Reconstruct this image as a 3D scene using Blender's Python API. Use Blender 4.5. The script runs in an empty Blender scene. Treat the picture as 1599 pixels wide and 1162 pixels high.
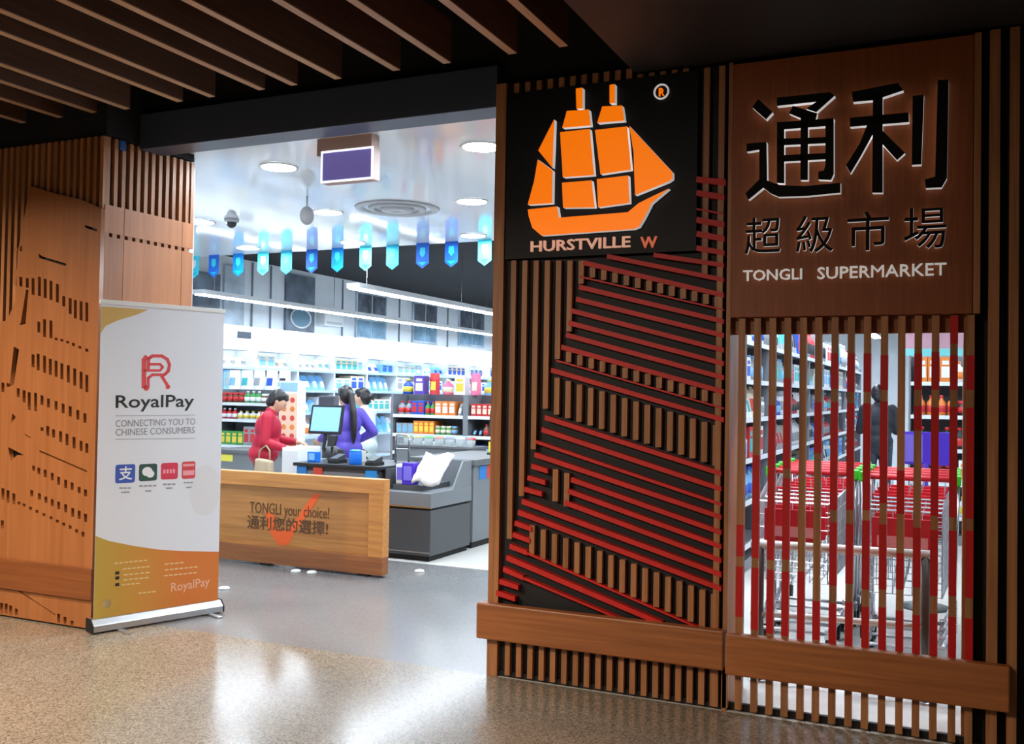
import bpy, bmesh, math, random
from mathutils import Vector, Matrix
random.seed(7)
SC = bpy.context.scene
COL = SC.collection

# ------------------------------------------------------------------ camera
FPX, IW, IH = 1515.21, 1599.0, 1162.0
YAW, PITCH, ROLL = -0.429575, 0.020992, -0.016392
CAM = Vector((0.0, -4.72, 1.52))
_f = Vector((math.sin(YAW) * math.cos(PITCH), math.cos(YAW) * math.cos(PITCH), math.sin(PITCH)))
_r = Vector((math.cos(YAW), -math.sin(YAW), 0.0))
_d = _f.cross(_r)
RIGHT = _r * math.cos(ROLL) + _d * math.sin(ROLL)
DOWN = _d * math.cos(ROLL) - _r * math.sin(ROLL)
FWD = _f
cd = bpy.data.cameras.new('camera')
cd.sensor_width = 36.0
cd.lens = FPX / IW * 36.0
cd.clip_start = 0.05
cam = bpy.data.objects.new('camera', cd)
cam.matrix_world = Matrix(((RIGHT.x, -DOWN.x, -FWD.x, CAM.x), (RIGHT.y, -DOWN.y, -FWD.y, CAM.y),
                           (RIGHT.z, -DOWN.z, -FWD.z, CAM.z), (0, 0, 0, 1)))
COL.objects.link(cam)
SC.camera = cam

# ------------------------------------------------------------------ view, world, mall lamps
SC.view_settings.view_transform = 'Standard'
SC.view_settings.look = 'None'
SC.view_settings.exposure = 0.0
SC.view_settings.gamma = 1.0
SC.view_settings.use_curve_mapping = False
w = bpy.data.worlds.new('world'); SC.world = w
w.use_nodes = True
w.node_tree.nodes['Background'].inputs[0].default_value = (1.0, 0.9, 0.8, 1)
w.node_tree.nodes['Background'].inputs[1].default_value = 0.025

def area_lamp(name, loc, size, watts, color, aim=None, spread=180):
    l = bpy.data.lights.new(name, 'AREA'); l.shape = 'DISK'; l.size = size
    l.energy = watts; l.color = color; l.spread = math.radians(spread)
    o = bpy.data.objects.new(name, l); COL.objects.link(o); o.location = loc
    if aim is not None:
        o.rotation_euler = (Vector(aim) - Vector(loc)).to_track_quat('-Z', 'Y').to_euler()
    return o
WARM = (1.0, 0.84, 0.68)
area_lamp('mall_downlight', (-6.0, -2.4, 3.2), 0.25, 60, WARM, (-5.6, -1.2, 0.2), 110)
area_lamp('mall_downlight', (-4.4, -4.2, 3.2), 0.25, 106, WARM, (-3.9, -3.0, 0.0), 120)
area_lamp('mall_downlight', (-2.5, -4.9, 3.15), 0.25, 54, WARM, (-2.2, -3.4, 0.0), 130)

# ------------------------------------------------------------------ pixel -> place
def ray(px, py):
    return RIGHT * ((px - IW / 2) / FPX) + DOWN * ((py - IH / 2) / FPX) + FWD
def onY(px, py, Y):
    v = ray(px, py); return CAM + v * ((Y - CAM.y) / v.y)
def onX(px, py, X):
    v = ray(px, py); return CAM + v * ((X - CAM.x) / v.x)
def onZ(px, py, Z):
    v = ray(px, py); return CAM + v * ((Z - CAM.z) / v.z)
def onP(px, py, p, n):
    v = ray(px, py); return CAM + v * ((p - CAM).dot(n) / v.dot(n))

# ------------------------------------------------------------------ materials
def s2l(c):
    c = c / 255.0
    return c / 12.92 if c <= 0.04045 else ((c + 0.055) / 1.055) ** 2.4
def rgb(r, g, b): return (s2l(r), s2l(g), s2l(b), 1.0)
MATS = {}
def mat(name, col, rough=0.5, metal=0.0, emit=0.0, ecol=None, spec=0.5, noise=0.0, nscale=20.0, alpha=1.0, trans=0.0, coat=0.0):
    if name in MATS: return MATS[name]
    m = bpy.data.materials.new(name); m.use_nodes = True
    nt = m.node_tree; b = nt.nodes['Principled BSDF']
    c = rgb(*col)
    b.inputs['Base Color'].default_value = c
    b.inputs['Roughness'].default_value = rough
    b.inputs['Metallic'].default_value = metal
    b.inputs['Specular IOR Level'].default_value = spec
    b.inputs['Transmission Weight'].default_value = trans
    b.inputs['Coat Weight'].default_value = coat
    if alpha < 1: b.inputs['Alpha'].default_value = alpha
    if emit > 0:
        b.inputs['Emission Color'].default_value = rgb(*(ecol or col))
        b.inputs['Emission Strength'].default_value = emit
    if noise > 0:
        tc = nt.nodes.new('ShaderNodeTexCoord'); n = nt.nodes.new('ShaderNodeTexNoise')
        n.inputs['Scale'].default_value = nscale; n.inputs['Detail'].default_value = 3
        mr = nt.nodes.new('ShaderNodeMapRange')
        mr.inputs[1].default_value = 0.3; mr.inputs[2].default_value = 0.7
        mr.inputs[3].default_value = 1 - noise; mr.inputs[4].default_value = 1 + noise
        mx = nt.nodes.new('ShaderNodeVectorMath'); mx.operation = 'SCALE'
        mx.inputs[0].default_value = c[:3]
        nt.links.new(tc.outputs['Object'], n.inputs['Vector'])
        nt.links.new(n.outputs['Fac'], mr.inputs[0])
        nt.links.new(mr.outputs[0], mx.inputs['Scale'])
        nt.links.new(mx.outputs[0], b.inputs['Base Color'])
    MATS[name] = m
    return m

def wood(name, c1, c2, axis='z', rough=0.45, scale=1.0):
    """timber with grain running along one axis, and a slight tone change from board to board"""
    if name in MATS: return MATS[name]
    m = bpy.data.materials.new(name); m.use_nodes = True
    nt = m.node_tree; b = nt.nodes['Principled BSDF']; L = nt.links.new
    g = nt.nodes.new('ShaderNodeNewGeometry')
    mp = nt.nodes.new('ShaderNodeMapping')
    s = {'z': (38, 38, 1.6), 'x': (1.6, 38, 38), 'y': (38, 1.6, 38)}[axis]
    mp.inputs['Scale'].default_value = [q * scale for q in s]
    n = nt.nodes.new('ShaderNodeTexNoise'); n.inputs['Scale'].default_value = 1.0
    n.inputs['Detail'].default_value = 5; n.inputs['Distortion'].default_value = 0.6
    cr = nt.nodes.new('ShaderNodeValToRGB')
    cr.color_ramp.elements[0].position = 0.3; cr.color_ramp.elements[0].color = rgb(*c1)
    cr.color_ramp.elements[1].position = 0.72; cr.color_ramp.elements[1].color = rgb(*c2)
    oi = nt.nodes.new('ShaderNodeObjectInfo')
    mr = nt.nodes.new('ShaderNodeMapRange'); mr.inputs[3].default_value = 0.86; mr.inputs[4].default_value = 1.12
    sc = nt.nodes.new('ShaderNodeVectorMath'); sc.operation = 'SCALE'
    L(g.outputs['Position'], mp.inputs['Vector']); L(mp.outputs[0], n.inputs['Vector'])
    L(n.outputs['Fac'], cr.inputs[0]); L(oi.outputs['Random'], mr.inputs[0])
    L(cr.outputs[0], sc.inputs[0]); L(mr.outputs[0], sc.inputs['Scale'])
    L(sc.outputs[0], b.inputs['Base Color'])
    bp = nt.nodes.new('ShaderNodeBump'); bp.inputs['Strength'].default_value = 0.08
    L(n.outputs['Fac'], bp.inputs['Height']); L(bp.outputs[0], b.inputs['Normal'])
    b.inputs['Roughness'].default_value = rough
    MATS[name] = m
    return m

def terrazzo(name, base, dark, light, rough, scale=130.0):
    m = bpy.data.materials.new(name); m.use_nodes = True
    nt = m.node_tree; b = nt.nodes['Principled BSDF']; L = nt.links.new
    g = nt.nodes.new('ShaderNodeNewGeometry')
    v = nt.nodes.new('ShaderNodeTexVoronoi'); v.inputs['Scale'].default_value = scale
    cr = nt.nodes.new('ShaderNodeValToRGB'); cr.color_ramp.interpolation = 'CONSTANT'
    e = cr.color_ramp.elements
    e[0].position = 0; e[0].color = rgb(*dark)
    e[1].position = 0.22; e[1].color = rgb(*base)
    k = e.new(0.72); k.color = rgb(*light)
    k = e.new(0.9); k.color = rgb(*[min(255, q * 0.9) for q in base])
    sp = nt.nodes.new('ShaderNodeSeparateColor')
    n = nt.nodes.new('ShaderNodeTexNoise'); n.inputs['Scale'].default_value = 1.3; n.inputs['Detail'].default_value = 4
    mr = nt.nodes.new('ShaderNodeMapRange'); mr.inputs[3].default_value = 0.85; mr.inputs[4].default_value = 1.15
    sc = nt.nodes.new('ShaderNodeVectorMath'); sc.operation = 'SCALE'
    L(g.outputs['Position'], v.inputs['Vector']); L(v.outputs['Color'], sp.inputs[0])
    L(sp.outputs[0], cr.inputs[0]); L(g.outputs['Position'], n.inputs['Vector'])
    L(n.outputs['Fac'], mr.inputs[0]); L(cr.outputs[0], sc.inputs[0]); L(mr.outputs[0], sc.inputs['Scale'])
    L(sc.outputs[0], b.inputs['Base Color'])
    b.inputs['Roughness'].default_value = rough
    b.inputs['Specular IOR Level'].default_value = 0.6
    MATS[name] = m
    return m

WOODV = wood('oak_vertical', (150, 96, 56), (186, 128, 82), 'z')
WOODP = wood('oak_panel', (160, 98, 54), (178, 114, 66), 'z', 0.42, 0.7)
WOODX = wood('oak_rail', (140, 82, 42), (176, 108, 58), 'x')
WOODB = wood('oak_barrier', (176, 112, 50), (205, 140, 70), 'x', 0.4)
WOOD_SHADE = wood('batten_shaded_side', (84, 56, 42), (104, 72, 54), 'y', 0.6)  # batten sides, shade put into the colour
WOOD_LIT = wood('batten_lit_underside', (176, 138, 108), (198, 160, 128), 'y', 0.55)  # batten undersides, light from below put into the colour
SIGNW = wood('sign_veneer', (132, 66, 26), (152, 80, 34), 'z', 0.5, 1.4)
BLACK = mat('matt_black', (14, 14, 17), 0.6)
NAVY = mat('dark_board', (8, 10, 16), 0.5, spec=0.3)
STEEL_DARK = mat('header_steel', (64, 74, 94), 0.4)
DARKCEIL = mat('dark_ceiling', (16, 16, 18), 0.9)
RED = mat('red_paint', (206, 32, 24), 0.5, noise=0.12, nscale=9)
REDP = mat('red_band_paint', (196, 14, 12), 0.5)
ORANGE = mat('orange_face', (255, 122, 0), 0.4, emit=0.75)
WHITEA = mat('white_acrylic', (235, 235, 235), 0.4, emit=0.4)
BLACKF = mat('black_face', (6, 7, 11), 0.6, spec=0.2)
WHITE = mat('white_paint', (235, 238, 240), 0.5)
GREY = mat('grey_laminate', (116, 120, 124), 0.5)
DGREY = mat('dark_grey_laminate', (74, 76, 78), 0.5)
CHROME = mat('chrome', (200, 202, 205), 0.25, 1.0)
RUBBER = mat('black_rubber', (18, 18, 18), 0.7)
TERR = terrazzo('terrazzo', (142, 132, 116), (110, 100, 86), (162, 152, 136), 0.17)
ENTR = terrazzo('entrance_tile', (126, 126, 126), (116, 116, 116), (132, 132, 132), 0.2, 170)
TILE = mat('shop_floor_tile', (214, 212, 206), 0.2, noise=0.03, nscale=3)

# ------------------------------------------------------------------ mesh builder
class MB:
    def __init__(s): s.v = []; s.f = []; s.m = []
    def add(s, verts, faces, mi=0):
        k = len(s.v); s.v += [tuple(q) for q in verts]
        s.f += [tuple(i + k for i in fc) for fc in faces]; s.m += [mi] * len(faces); return s
    def box(s, x0, x1, y0, y1, z0, z1, mi=0):
        return s.add([(x0, y0, z0), (x1, y0, z0), (x1, y1, z0), (x0, y1, z0), (x0, y0, z1), (x1, y0, z1), (x1, y1, z1), (x0, y1, z1)],
                     [(0, 3, 2, 1), (4, 5, 6, 7), (0, 1, 5, 4), (1, 2, 6, 5), (2, 3, 7, 6), (3, 0, 4, 7)], mi)
    def prism(s, poly, off, mi=0):
        poly = [Vector(p) for p in poly]; off = Vector(off); n = len(poly)
        nrm = Vector((0, 0, 0))
        for i in range(n): nrm += poly[i].cross(poly[(i + 1) % n])
        if nrm.dot(off) > 0: poly.reverse()
        return s.add(poly + [p + off for p in poly],
                     [tuple(range(n)), tuple(range(2 * n - 1, n - 1, -1))] + [(i + n, (i + 1) % n + n, (i + 1) % n, i) for i in range(n)], mi)
    def bar(s, a, b, w, h, mi=0, up=(0, 0, 1)):
        a, b = Vector(a), Vector(b); d = (b - a).normalized(); u = Vector(up)
        x = d.cross(u)
        if x.length < 1e-4: x = d.cross(Vector((0, 1, 0)))
        x.normalize(); y = x.cross(d)
        q = [x * sx * w / 2 + y * sy * h / 2 for sx, sy in ((-1, -1), (1, -1), (1, 1), (-1, 1))]
        return s.prism([a + k for k in q], b - a, mi)
    def tube(s, pts, r, n=8, mi=0, closed=False):
        pts = [Vector(p) for p in pts]; N = len(pts); rings = []
        rr = r if isinstance(r, (list, tuple)) else [r] * N
        prev = None
        for i, p in enumerate(pts):
            a = pts[(i - 1) % N] if (closed or i > 0) else p
            b = pts[(i + 1) % N] if (closed or i < N - 1) else p
            d = (b - a).normalized()
            if prev is None:
                u = d.cross(Vector((0, 0, 1)))
                if u.length < 1e-3: u = d.cross(Vector((1, 0, 0)))
            else:
                u = prev - d * prev.dot(d)
            u.normalize(); prev = u; v = d.cross(u)
            rings.append([p + (u * math.cos(2 * math.pi * k / n) + v * math.sin(2 * math.pi * k / n)) * rr[i] for k in range(n)])
        verts = [q for ring in rings for q in ring]; faces = []
        for i in range(N if closed else N - 1):
            for k in range(n):
                a = i * n + k; b = i * n + (k + 1) % n; j = ((i + 1) % N) * n
                faces.append((a, b, j + (k + 1) % n, j + k))
        if not closed:
            faces += [tuple(range(n - 1, -1, -1)), tuple(range((N - 1) * n, N * n))]
        return s.add(verts, faces, mi)
    def lathe(s, prof, c=(0, 0, 0), n=16, mi=0, axis='z', cap=True):
        c = Vector(c); verts = []; faces = []
        for r, z in prof:
            for k in range(n):
                a = 2 * math.pi * k / n; x, y = r * math.cos(a), r * math.sin(a)
                p = {'z': (x, y, z), 'x': (z, x, y), 'y': (y, z, x)}[axis]
                verts.append(c + Vector(p))
        for i in range(len(prof) - 1):
            for k in range(n):
                faces.append((i * n + k, i * n + (k + 1) % n, (i + 1) * n + (k + 1) % n, (i + 1) * n + k))
        if cap: faces += [tuple(range(n - 1, -1, -1)), tuple(range((len(prof) - 1) * n, len(prof) * n))]
        return s.add(verts, faces, mi)
    def ball(s, c, r, nu=12, nv=8, mi=0):
        if not isinstance(r, (list, tuple)): r = (r, r, r)
        verts = [(c[0], c[1], c[2] - r[2])]; faces = []
        for j in range(1, nv):
            t = -math.pi / 2 + math.pi * j / nv
            for i in range(nu):
                a = 2 * math.pi * i / nu
                verts.append((c[0] + r[0] * math.cos(t) * math.cos(a), c[1] + r[1] * math.cos(t) * math.sin(a), c[2] + r[2] * math.sin(t)))
        verts.append((c[0], c[1], c[2] + r[2])); T = len(verts) - 1
        for i in range(nu):
            faces.append((0, 1 + (i + 1) % nu, 1 + i)); faces.append((T, T - nu + i, T - nu + (i + 1) % nu))
        for j in range(nv - 2):
            for i in range(nu):
                a = 1 + j * nu
                faces.append((a + i, a + (i + 1) % nu, a + nu + (i + 1) % nu, a + nu + i))
        return s.add(verts, faces, mi)
    def build(s, name, mats, parent=None, smooth=False, bevel=0.0):
        me = bpy.data.meshes.new(name); me.from_pydata(s.v, [], s.f)
        if not isinstance(mats, (list, tuple)): mats = [mats]
        for q in mats: me.materials.append(q)
        if len(mats) > 1: me.polygons.foreach_set('material_index', s.m)
        if smooth: me.polygons.foreach_set('use_smooth', [True] * len(me.polygons))
        me.update()
        return link(name, me, parent, bevel)

def link(name, me, parent=None, bevel=0.0):
    o = bpy.data.objects.new(name, me); COL.objects.link(o)
    if parent is not None:
        o.parent = parent
        o.matrix_parent_inverse = full(parent).inverted()
    if bevel > 0:
        b = o.modifiers.new('bevel', 'BEVEL'); b.width = bevel; b.segments = 2; b.limit_method = 'ANGLE'
    return o
def full(o):
    m = o.matrix_basis
    return m if o.parent is None else full(o.parent) @ o.matrix_parent_inverse @ m

def tag(o, label=None, cat=None, group=None, kind=None):
    if label: o['label'] = label
    if cat: o['category'] = cat
    if group: o['group'] = group
    if kind: o['kind'] = kind
    return o
def thing(name, label, cat, loc=(0, 0, 0), group=None, kind=None, rz=0.0):
    o = bpy.data.objects.new(name, None); o.empty_display_size = 0.1
    COL.objects.link(o); o.location = loc; o.rotation_euler[2] = rz
    return tag(o, label, cat, group, kind)
def struct(o): o['kind'] = 'structure'; return o
def copy_tree(o, parent=None):
    c = o.copy(); COL.objects.link(c)
    if parent is not None: c.parent = parent
    for ch in o.children: copy_tree(ch, c)
    return c

def glyph_mesh(s, depth, offset=0.0, res=3):
    c = bpy.data.curves.new('glyph', 'FONT'); c.body = s; c.extrude = depth / 2; c.offset = offset; c.resolution_u = res
    o = bpy.data.objects.new('glyph', c); me = bpy.data.meshes.new_from_object(o)
    bpy.data.objects.remove(o); bpy.data.curves.remove(c)
    return me
def place_glyph(name, s, o, xd, up, W, H, m, depth, parent, offset=0.0, back=0.0, res=3):
    """lettering fitted to a W x H rectangle whose lower left corner is o; back: distance of its rear face in front of o"""
    me = glyph_mesh(s, 1.0, offset, res)
    xs = [v.co.x for v in me.vertices]; ys = [v.co.y for v in me.vertices]
    x0, x1, y0, y1 = min(xs), max(xs), min(ys), max(ys)
    xd, up, o = Vector(xd).normalized(), Vector(up).normalized(), Vector(o); nr = xd.cross(up)
    for v in me.vertices:
        c = v.co
        v.co = o + xd * ((c.x - x0) / (x1 - x0) * W) + up * ((c.y - y0) / (y1 - y0) * H) + nr * (back + (c.z + 0.5) * depth)
    me.materials.clear(); me.materials.append(m)
    return link(name, me, parent)
def word_parts(name, s, o, xd, up, W, H, m, depth, parent, offset=0.0, back=0.0):
    """a word as one part for each letter, set in a W x H rectangle"""
    c = bpy.data.curves.new('w', 'FONT'); c.resolution_u = 2; c.offset = offset
    ob = bpy.data.objects.new('w', c)
    def ext(t):
        c.body = t; me = bpy.data.meshes.new_from_object(ob)
        q = [v.co.copy() for v in me.vertices]; bpy.data.meshes.remove(me)
        return q
    whole = ext(s); X0, X1 = min(v.x for v in whole), max(v.x for v in whole); Y0, Y1 = min(v.y for v in whole), max(v.y for v in whole)
    xd, up, o = Vector(xd).normalized(), Vector(up).normalized(), Vector(o)
    for i, ch in enumerate(s):
        if ch == ' ': continue
        q = ext(s[:i + 1]); right = max(v.x for v in q)
        g = ext(ch); gx0, gx1 = min(v.x for v in g), max(v.x for v in g); gy0, gy1 = min(v.y for v in g), max(v.y for v in g)
        fx = W / (X1 - X0); fy = H / (Y1 - Y0)
        place_glyph(name, ch, o + xd * ((right - (gx1 - gx0) - X0) * fx) + up * ((gy0 - Y0) * fy), xd, up, (gx1 - gx0) * fx, (gy1 - gy0) * fy, m, depth, parent, 0.0 if ch == 'M' else offset, back, 2)
    bpy.data.objects.remove(ob); bpy.data.curves.remove(c)

def sheet(name, outline, holes, o, xd, up, depth, m, parent):
    """a flat board of real thickness with cut-outs; 2D points in metres, front face at o"""
    c = bpy.data.curves.new('sheet', 'CURVE'); c.dimensions = '2D'; c.fill_mode = 'BOTH'; c.extrude = 0.5
    for poly in [outline] + holes:
        sp = c.splines.new('POLY'); sp.points.add(len(poly) - 1); sp.use_cyclic_u = True
        for p, q in zip(sp.points, poly): p.co = (q[0], q[1], 0, 1)
    ob = bpy.data.objects.new('sheet', c); me = bpy.data.meshes.new_from_object(ob)
    bpy.data.objects.remove(ob); bpy.data.curves.remove(c)
    xd, up, o = Vector(xd), Vector(up), Vector(o); nr = xd.cross(up)
    for v in me.vertices:
        q = v.co; v.co = o + xd * q.x + up * q.y + nr * ((q.z - 0.5) * depth)
    me.materials.clear(); me.materials.append(m)
    return link(name, me, parent)

# ================================================================== THE SETTING
struct(MB().box(-16, 8, -9, 0.0, -0.12, 0).build('floor', TERR))
struct(MB().box(-7.5, -2.27, 0.0, 2.76, -0.12, 0.0).build('floor_entrance', ENTR))
struct(MB().prism([(-12, 0, -.12), (-7.5, 0, -.12), (-7.5, 2.76, -.12), (-2.27, 2.76, -.12), (-2.27, 0, -.12), (5, 0, -.12), (5, 18, -.12), (-12, 18, -.12)], (0, 0, .12)).build('floor_shop', TILE))
ceil = struct(MB().box(-16, -1.5, -9, 0.2, 3.78, 3.9).build('ceiling', DARKCEIL))
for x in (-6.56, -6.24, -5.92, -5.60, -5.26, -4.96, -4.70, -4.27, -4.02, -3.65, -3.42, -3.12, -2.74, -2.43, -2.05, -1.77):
    bt = MB().box(x - 0.045, x, -8.5, -0.25, 3.256, 3.47).build('batten', WOOD_SHADE, ceil)
    MB().box(x - 0.045, x, -8.5, -0.25, 3.25, 3.256).build('edge_strip', WOOD_LIT, bt)  # pale underside over darker sides: painted-in light rising from the floor
for y in (-0.9, -3.4, -5.9):
    MB().box(-7, -1.52, y - 0.02, y + 0.02, 3.47, 3.78).build('batten_hanger', BLACK, ceil)
struct(MB().box(-1.5, 3.5, -9, 0.42, 3.16, 3.9).build('ceiling_soffit', mat('soffit_paint', (24, 22, 22), 0.6)))
struct(MB().box(-4.87, -2.28, 0.0, 0.2, 3.07, 3.30).build('trim_1', STEEL_DARK, bevel=0.004))
struct(MB().prism([(-4.87, 0.06, 3.30), (-2.28, 0.06, 3.30), (-2.28, 0.06, 3.2), (-1.5, 0.06, 3.2), (-1.5, 0.06, 3.78), (-4.87, 0.06, 3.78)], (0, 0.14, 0)).build('wall_over_entrance', DARKCEIL))
CEILG = mat('gloss_ceiling', (230, 236, 240), 0.08, spec=0.8)
struct(MB().box(-12, 4, 0.2, 4.65, 3.15, 3.19).build('ceiling_shop', CEILG))
struct(MB().box(-12, 5, 4.66, 18, 3.5, 3.6).build('ceiling_back', mat('plenum_black', (7, 9, 17), 0.9)))
struct(MB().box(-12, 5, 4.60, 4.66, 3.19, 3.6).build('trim_2', mat('plenum_black', (7, 9, 17), 0.9)))
WALLP = mat('shop_wall_paint', (222, 228, 234), 0.6, noise=0.05, nscale=2)
struct(MB().box(-10.2, -10.0, 0.5, 18, 0, 3.5).build('wall_shop_left', WALLP))
struct(MB().box(-10.2, 5, 17.6, 17.8, 0, 3.5).build('wall_back', WALLP))
struct(MB().box(4.0, 4.2, 0.4, 17.6, 0, 3.5).build('wall_shop_right', WALLP))
struct(MB().box(-10.2, -4.95, 0.5, 0.6, 0, 3.19).build('wall_shop_front', WALLP))

# ------------------------------------------------------------------ left pillar
wl = struct(MB().box(-8.0, -4.90, -0.26, 0.5, 0, 3.10).build('wall_left', BLACK))
struct(MB().box(-8.0, -4.87, -0.27, 0.5, 3.10, 3.78).build('wall_over_pillar', DARKCEIL))
sl = MB().box(-0.0145, 0.0145, -0.03, 0, 0, 1).build('slat', WOODV, wl).data
bpy.data.objects.remove(bpy.data.objects['slat'])
def slat_at(x, y, z0, z1, parent, rz=0.0, name='slat', me=sl):
    o = link(name, me, parent); o.location = (x, y, z0); o.scale = (1, 1, z1 - z0)
    o.rotation_euler[2] = rz
    return o
# front slats above the timber graphic
PX = lambda px, py: onY(px, py, -0.30)
top_edge = [(-30, 500), (0, 503), (12, 500), (24, 470), (28, 395), (47, 290), (90, 303), (128, 312), (165, 325)]
def edge_z(x):
    pts = [PX(*q) for q in top_edge]
    for a, b in zip(pts, pts[1:]):
        if a.x <= x <= b.x: return a.z + (b.z - a.z) * (x - a.x) / (b.x - a.x)
    return pts[0].z
x = -4.885
while x > -6.6:
    slat_at(x, -0.26, edge_z(x) - 0.12 if x > -5.9 else 0.0, 3.09, wl); x -= 0.0585
# slats on the side face
y = -0.25
while y < 0.49:
    slat_at(-4.90, y, 2.45, 3.09, wl, math.pi / 2); y += 0.063
MB().box(-4.872, -4.860, -0.17, -0.12, 3.03, 3.09).build('blue_tape', mat('tape_blue', (30, 80, 150), 0.5), wl)
# timber panel with cut-outs, front face
def to2(q): p = PX(*q); return (p.x, p.z)
R = onY(150, 600, -0.30)
outline = [to2(q) for q in top_edge[1:]]
outline[-1] = (-4.866, outline[-1][1])
outline = [(-5.95, outline[0][1])] + outline + [(-4.866, 0.012), (-5.95, 0.012)]
slots = []
def bar2(x, y0, y1, w=4.6): slots.append([(x - w / 2, y0), (x + w / 2, y0 + 1), (x + w / 2, y1 + 1), (x - w / 2, y1)])
for x, a, b in ((25, 386, 392), (34, 384, 392), (24, 420, 445), (33, 432, 447), (43, 434, 449), (52, 434, 460), (62, 432, 462), (71, 435, 465), (80, 438, 468), (90, 443, 472), (100, 462, 478),
                (110, 465, 490), (118, 468, 497), (127, 470, 500), (136, 472, 502), (61, 502, 519), (70, 498, 526), (80, 500, 528), (88, 527, 531), (97, 529, 533),
                (106, 532, 536), (115, 535, 540), (125, 540, 544), (136, 544, 549), (52, 553, 573), (60, 552, 578), (70, 555, 582), (79, 560, 585), (88, 563, 588), (97, 567, 592),
                (107, 570, 597), (117, 575, 602), (127, 580, 607), (136, 585, 612), (5, 597, 612), (13, 598, 604), (29, 606, 620), (38, 609, 628), (46, 612, 640), (56, 613, 642),
                (66, 617, 632), (76, 622, 636), (88, 626, 640), (99, 630, 645), (110, 634, 650), (122, 640, 655), (133, 645, 660), (66, 667, 673), (75, 665, 680), (84, 670, 683),
                (95, 673, 690), (105, 677, 695), (116, 682, 700), (127, 688, 704), (136, 692, 707), (53, 727, 735), (61, 730, 740), (71, 733, 745), (82, 738, 750), (92, 744, 757),
                (103, 749, 762), (113, 753, 765), (124, 760, 770), (134, 764, 775), (50, 765, 775), (62, 770, 780), (72, 775, 785), (82, 779, 790), (92, 783, 795), (103, 787, 800),
                (114, 793, 807), (124, 797, 810), (134, 802, 815), (5, 762, 780), (13, 765, 785), (22, 770, 787), (30, 783, 788), (38, 786, 791), (48, 791, 796), (58, 796, 801),
                (69, 801, 806), (80, 806, 811), (90, 811, 816), (100, 816, 821), (110, 820, 826), (120, 826, 832), (130, 830, 838), (4, 812, 825), (3, 941, 957), (10, 942, 958), (17, 945, 960), (26, 950, 961),
                (92, 958, 972), (102, 963, 974), (113, 969, 976)):
    bar2(x, a, b)
slots += [[(60, 396), (68, 401), (104, 412), (103, 416), (62, 403)], [(132, 351), (152, 358), (152, 362), (134, 356)], [(41, 452), (45, 453), (40, 506), (31, 508), (33, 502)],
          [(22, 541), (30, 546), (22, 600), (15, 604)], [(20, 645), (25, 652), (17, 662)], [(38, 677), (50, 684), (43, 683)], [(13, 698), (38, 711), (27, 711), (17, 720)],
          [(62, 703), (136, 735), (136, 738), (62, 706)], [(17, 915), (20, 915), (88, 960), (85, 961)]]
sheet('timber_panel', outline, [[to2(q) for q in s] for s in slots], (0, -0.302, 0), (1, 0, 0), (0, 0, 1), 0.03, WOODP, wl)
MB().box(-6.6, -5.955, -0.30, -0.262, 0.012, 1.75).build('timber_panel', WOODP, wl)
MB().box(-6.6, -4.85, -0.322, -0.302, 0.19, 0.385).build('bumper_rail', wood('oak_dark_rail', (118, 66, 32), (140, 82, 42), 'x'), wl, bevel=0.004)  # rail in a darker oak than the panels
# side face panels with the dashed slot
for a, b in ((-0.2715, -0.118), (-0.114, 0.395), (0.399, 0.505)):
    za = 2.585 + (b + 0.3) * 0.075
    MB().box(-4.90, -4.866, a, b, 0.012, 2.46).build('timber_panel', WOODP, wl)
    MB().box(-4.90, -4.866, a, b, 2.485, 2.66).build('timber_panel', WOODP, wl)
y = -0.25
while y < 0.49:
    MB().box(-4.90, -4.868, y - 0.02, y + 0.016, 2.46, 2.485).build('spacer', WOODP, wl); y += 0.063
MB().box(-4.905, -4.868, 0.475, 0.505, 2.66, 3.09).build('corner_strip', WOODV, wl)

# ------------------------------------------------------------------ ship pillar
wr = struct(MB().box(-2.25, -1.02, 0.035, 0.42, 0, 3.155).build('wall_right', BLACK))
MB().box(-2.285, -2.222, 0.0, 0.42, 0.0, 3.195).build('end_post', WOODV, wr, bevel=0.003)
MB().box(-1.02, -1.0, 0.0, 0.42, 0.0, 3.15).build('end_board', WOODV, wr)
P0 = lambda px, py: onY(px, py, 0.0)
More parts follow.
